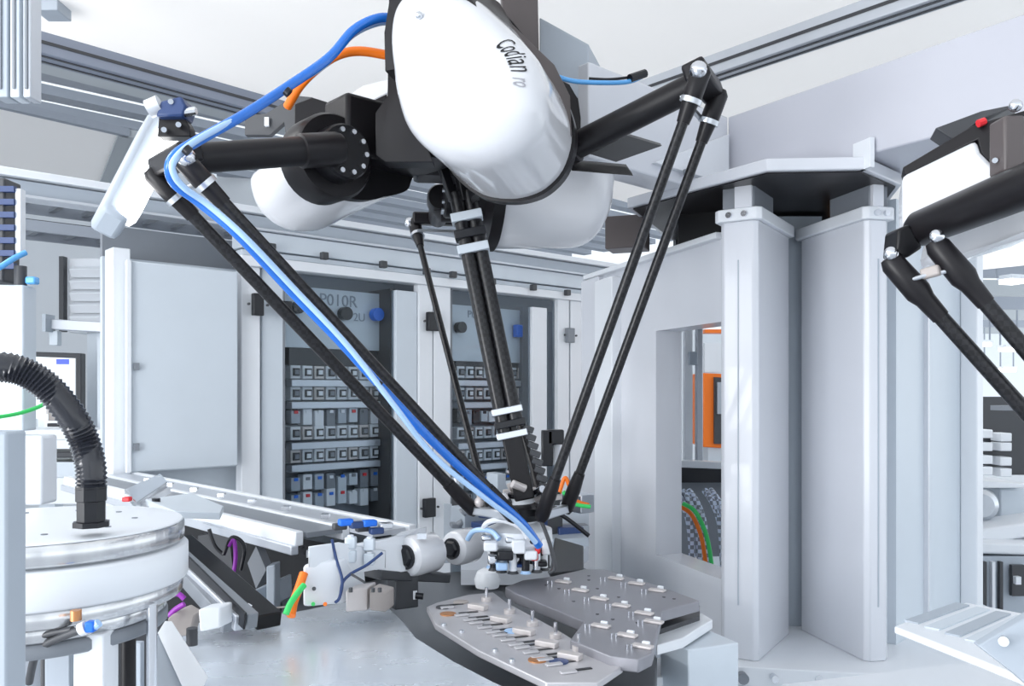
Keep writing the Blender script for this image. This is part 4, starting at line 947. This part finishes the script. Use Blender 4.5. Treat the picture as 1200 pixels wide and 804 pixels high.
MB().cyl(P(486, 702, 1.85), P(486, 692, 1.85), .006, 10).build('spindle', 'white_paint', t); MB().cyl(P(487, 698, 1.84), P(496, 699, 1.84), .007, 10).build('knob', 'black_plastic', t)
# blocks at the left of the table
single(MB().prism([P(196, 724, 1.52), P(214, 714, 1.56), P(228, 722, 1.55), P(222, 745, 1.52), P(200, 748, 1.50)], (0, .04, 0)), 'stop_block', 'beige', 'beige stop block left of the white ones', 'block', bev=.003)
single(MB().cyl(P(225, 756, 1.40), P(225, 736, 1.40), .009, 16), 'rubber_bumper', 'dark_grey', 'small dark round bumper on the steel table', 'bumper')
single(MB().prism([P(232, 714, 1.52), P(258, 711, 1.54), P(258, 736, 1.52), P(234, 741, 1.50)], (.01, .04, 0)), 'stop_block', 'white_paint', 'square white stop block on the left table edge', 'block', bev=.003)
single(MB().prism([P(259, 712, 1.60), P(295, 710, 1.64), P(295, 728, 1.60), P(259, 732, 1.58)], (.01, .03, 0)), 'stop_block', 'white_paint', 'long white stop block right of the square one', 'block', bev=.003)

# things in the middle distance under the platform
t = thing('drive_motor', 'black servo motor standing behind the robot platform', 'motor', P(642, 545, 2.6))
MB().box(P(641, 525, 2.6), (.035, .05, .11)).build('body', 'black_plastic', t, bev=.004)
MB().box(P(651, 512, 2.6), (.05, .05, .045)).build('head', 'black_plastic', t, bev=.004)
MB().cyl(P(650, 545, 2.62), P(652, 520, 2.62), .012, 12).build('connector', 'white_paint', t)
t = thing('assembly_station', 'cluttered grey assembly station behind the robot platform', 'machine', P(600, 640, 2.7))
for i in range(46):
    px = random.uniform(528, 682); py = random.uniform(566, 640); d = 2.5+random.uniform(0, .35)
    m = random.choice(['grey_paint', 'mid_grey', 'dark_grey', 'alu', 'white_paint', 'cool_paint', 'dark_grey', 'navy', 'mid_grey'])
    if i % 3: MB().box(P(px, py, d), (random.uniform(.03, .10), random.uniform(.04, .1), random.uniform(.02, .07)), random.uniform(0, 1)).build('block', m, t, bev=.003)
    else: MB().cyl(P(px, py, d), P(px+random.uniform(-16, 16), py+random.uniform(-8, 8), d), random.uniform(.008, .02), 12).build('cylinder', m, t)
MB().prism([P(520, 640, 2.45), P(690, 630, 2.45), P(690, 600, 2.9), P(520, 590, 2.9)], (0, 0, -.05)).build('tabletop', 'grey_paint', t)
MB().prism([P(540, 668, 2.25), P(650, 668, 2.25), P(690, 640, 2.45), P(540, 640, 2.45)], (0, 0, -.04)).build('front_tabletop', 'alu_matte', t)
for i, (pts, m, lab) in enumerate((([(655, 580, 2.5), (662, 560, 2.5), (668, 572, 2.5), (674, 586, 2.5), (690, 592, 2.5)], 'orange', 'orange cable behind the right forearm end'), ([(660, 576, 2.45), (672, 590, 2.45), (692, 594, 2.45)], 'green', 'green cable below the orange one behind the platform'), ([(640, 600, 2.3), (660, 605, 2.3), (690, 628, 2.3)], 'black_plastic', 'thin black cable leading right from the platform'))):
    hose('loom_cable', pts, .006, m, lab, 'cable')
t = thing('black_tray', 'dark ramp between platform and window panel', 'ramp', P(660, 655, 2.2))
MB().prism([P(650, 630, 2.35), P(684, 640, 2.3), P(684, 668, 2.2), P(645, 672, 2.1)], (0, .05, -.02)).build('plate', 'dark_grey', t, bev=.003)

# ------------------------------------------------------------ seen through the window opening
t = thing('orange_machine', 'orange framed machine with a dark window seen through the opening', 'machine', P(838, 525, 4.5))
MB().prism([P(824, 437, 4.5), P(880, 440, 4.5), P(880, 527, 4.5), P(824, 524, 4.5)], (0, .3, 0)).build('frame', 'orange', t, bev=.006)
MB().prism([P(836, 442, 4.5), P(880, 445, 4.5), P(880, 520, 4.5), P(836, 520, 4.5)], (0, -.02, 0)).build('dark_window', 'dark_grey', t)
MB().prism([P(839, 448, 4.5), P(848, 448, 4.5), P(848, 485, 4.5), P(839, 485, 4.5)], (0, -.04, 0)).build('pale_insert', 'grey_paint', t)
MB().prism([P(826, 402, 4.5), P(845, 402, 4.5), P(845, 436, 4.5), P(826, 436, 4.5)], (0, .1, 0)).build('white_cover', 'white_paint', t)
MB().prism([P(826, 386, 4.5), P(850, 386, 4.5), P(850, 390, 4.5), P(826, 390, 4.5)], (0, .1, 0)).build('orange_rim', 'orange', t)
v_ = P(850, 520, 4.65); MB().bar(V((v_.x, v_.y, 0)), v_, 0.25, 0.25, up=(0, 1, 0)).build('stand', 'cool_paint', t)
t = thing('aluminium_post', 'pair of aluminium posts inside the window opening', 'post', P(812, 540, 3.2))
for px, w_ in ((806, 9), (819, 7)): MB().bar(P(px, 545, 3.2), P(px, 385, 3.2), w_/FOC*3.2, .04, up=(0, 1, 0)).build('upright', 'alu_matte' if px > 810 else 'white_paint', t, bev=.003)
MB().box(P(812, 420, 3.15), (.03, .03, .05)).build('catch', 'grey_paint', t, bev=.003)
MB().bar(P(795, 543, 3.1), P(870, 546, 3.1), .06, .025).build('cross_rail', 'white_paint', t, bev=.003)
t = thing('dark_cable_duct', 'dark cable duct behind the braided cables in the window opening', 'duct', P(830, 560, 3.3))
MB().box(P(835, 600, 3.4), (.35, .05, .35)).build('duct_wall', 'mid_grey', t)
MB().box(P(830, 556, 3.35), (.3, .05, .06)).build('duct_mouth', 'black_plastic', t)
for i, dx in enumerate((0, 9, 17, 36, 43)):
    hose('braided_cable', [(790+dx, 575, 3.0+.02*i), (800+dx, 590, 3.0), (808+dx, 615, 3.0), (812+dx, 665, 3.0)], .012, 'braid', ['first', 'second', 'third', 'fourth', 'fifth'][i]+' braided cable from the left in the window opening', 'cable')
hose('earth_cable', [(800, 590, 2.92), (815, 600, 2.92), (828, 628, 2.92), (835, 668, 2.92)], .0075, 'green', 'green cable arching in the window opening', 'cable')
hose('power_cable', [(798, 594, 2.94), (811, 604, 2.94), (822, 630, 2.94), (828, 668, 2.94)], .0075, 'orange', 'orange cable under the green one in the window opening', 'cable')

# ------------------------------------------------------------ hall at the right
t = thing('crate_rack', 'dark rack with white crates in the far right hall', 'rack', P(1170, 556, 9))
MB().box(P(1195, 510, 9.3), (1.05, .3, .85)).build('rack_body', 'dark_grey', t)
for i, (px, py) in enumerate(((1146, 508), (1168, 512), (1146, 523), (1168, 523), (1146, 538), (1168, 540), (1146, 551), (1168, 553))):
    MB().box(P(px+5, py, 9.0), (.12, .2, .09)).build('crate', 'white_paint', t, bev=.01)
single(MB().box(P(1140, 475, 9.9)-V((0, 0, .6)), (.12, .1, 1.75)), 'tall_cabinet', 'dark_grey', 'narrow dark cabinet above the crate rack at the far right', 'cabinet')
single(MB().box(P(1190, 478, 8.6), (.4, .2, .05)), 'hoist', 'mid_grey', 'small dark hoist beam above the crates at right edge', 'hoist')
t = thing('press_machine', 'white machine with a round motor behind the right panel', 'machine', P(1165, 650, 3.6))
MB().prism([P(1134, 562, 3.6), P(1210, 568, 3.6), P(1210, 572, 3.6), P(1134, 572, 3.6)], (0, .5, 0)).build('shelf', 'white_paint', t, bev=.004)
MB().box(P(1185, 590, 3.8), (.22, .2, .16)).build('hood', 'cool_paint', t, bev=.01)
MB().lathe(P(1150, 592, 3.55), (-.6, -1, 0), [(-.12, .06), (0, .065), (.02, .05)], 24).build('motor', 'alu', t)
MB().bar(P(1130, 625, 3.5), P(1220, 612, 3.5), .2, .06).build('upper_slab', 'white_paint', t, bev=.01)
MB().bar(P(1130, 637, 3.4), P(1220, 640, 3.4), .2, .045).build('lower_slab', 'white_paint', t, bev=.01)
MB().prism([P(1130, 652, 3.3), P(1215, 652, 3.3), P(1215, 800, 3.3), P(1130, 800, 3.3)], (0, .3, 0)).build('base_cabinet', 'grey_paint', t)
for k, px in enumerate((1143, 1153, 1163, 1172)): MB().bar(P(px, 800, 3.29), P(px, 658, 3.29), .012, .02, up=(0, 1, 0)).build('groove', 'dark_grey' if k % 2 else 'white_paint', t)
MB().box(P(1192, 680, 3.28), (.05, .02, .12)).build('socket_panel', 'dark_grey', t); MB().box(P(1192, 680, 3.26), (.02, .02, .03)).build('socket', 'white_paint', t)
for i, (px, py, d) in enumerate(((1150, 403, 20), (1182, 409, 20), (1146, 428, 26), (1180, 433, 26), (1185, 330, 12))):
    c = P(px, py, d); L_ = d*.022; W_ = d*.006
    t = thing('hall_lamp', ['upper left', 'upper right', 'lower left', 'lower right', 'highest and largest'][i]+' of the tube lamps in the right hall', 'lamp', c, 'tube lamps in the right hall')
    MB().box(c+ZT*.06, (L_, .25, .06), .3).build('housing', 'white_paint', t, bev=.01); MB().box(c, (L_*.95, .2, W_), .3).build('tube', 'lamp_soft', t, bev=.01)
    for k in (-.2, .2): MB().bar(c+V((k, 0, .05)), V((c.x+k, c.y, Z(2.24))), .03, .03, up=(0, 1, 0)).build('hanger', 'rib', t)
for i in range(7):
    d = 11+2.6*i; c = V((.60*d, d, Z(2.0)))
    single(MB().box(c, (.34*d, .15, .30), .12), 'roof_truss', 'rib' if i % 2 else 'beam_grey', ['nearest', 'second', 'third', 'fourth', 'fifth', 'sixth', 'farthest'][i]+' grey roof truss in the right hall counted from the front', 'beam')
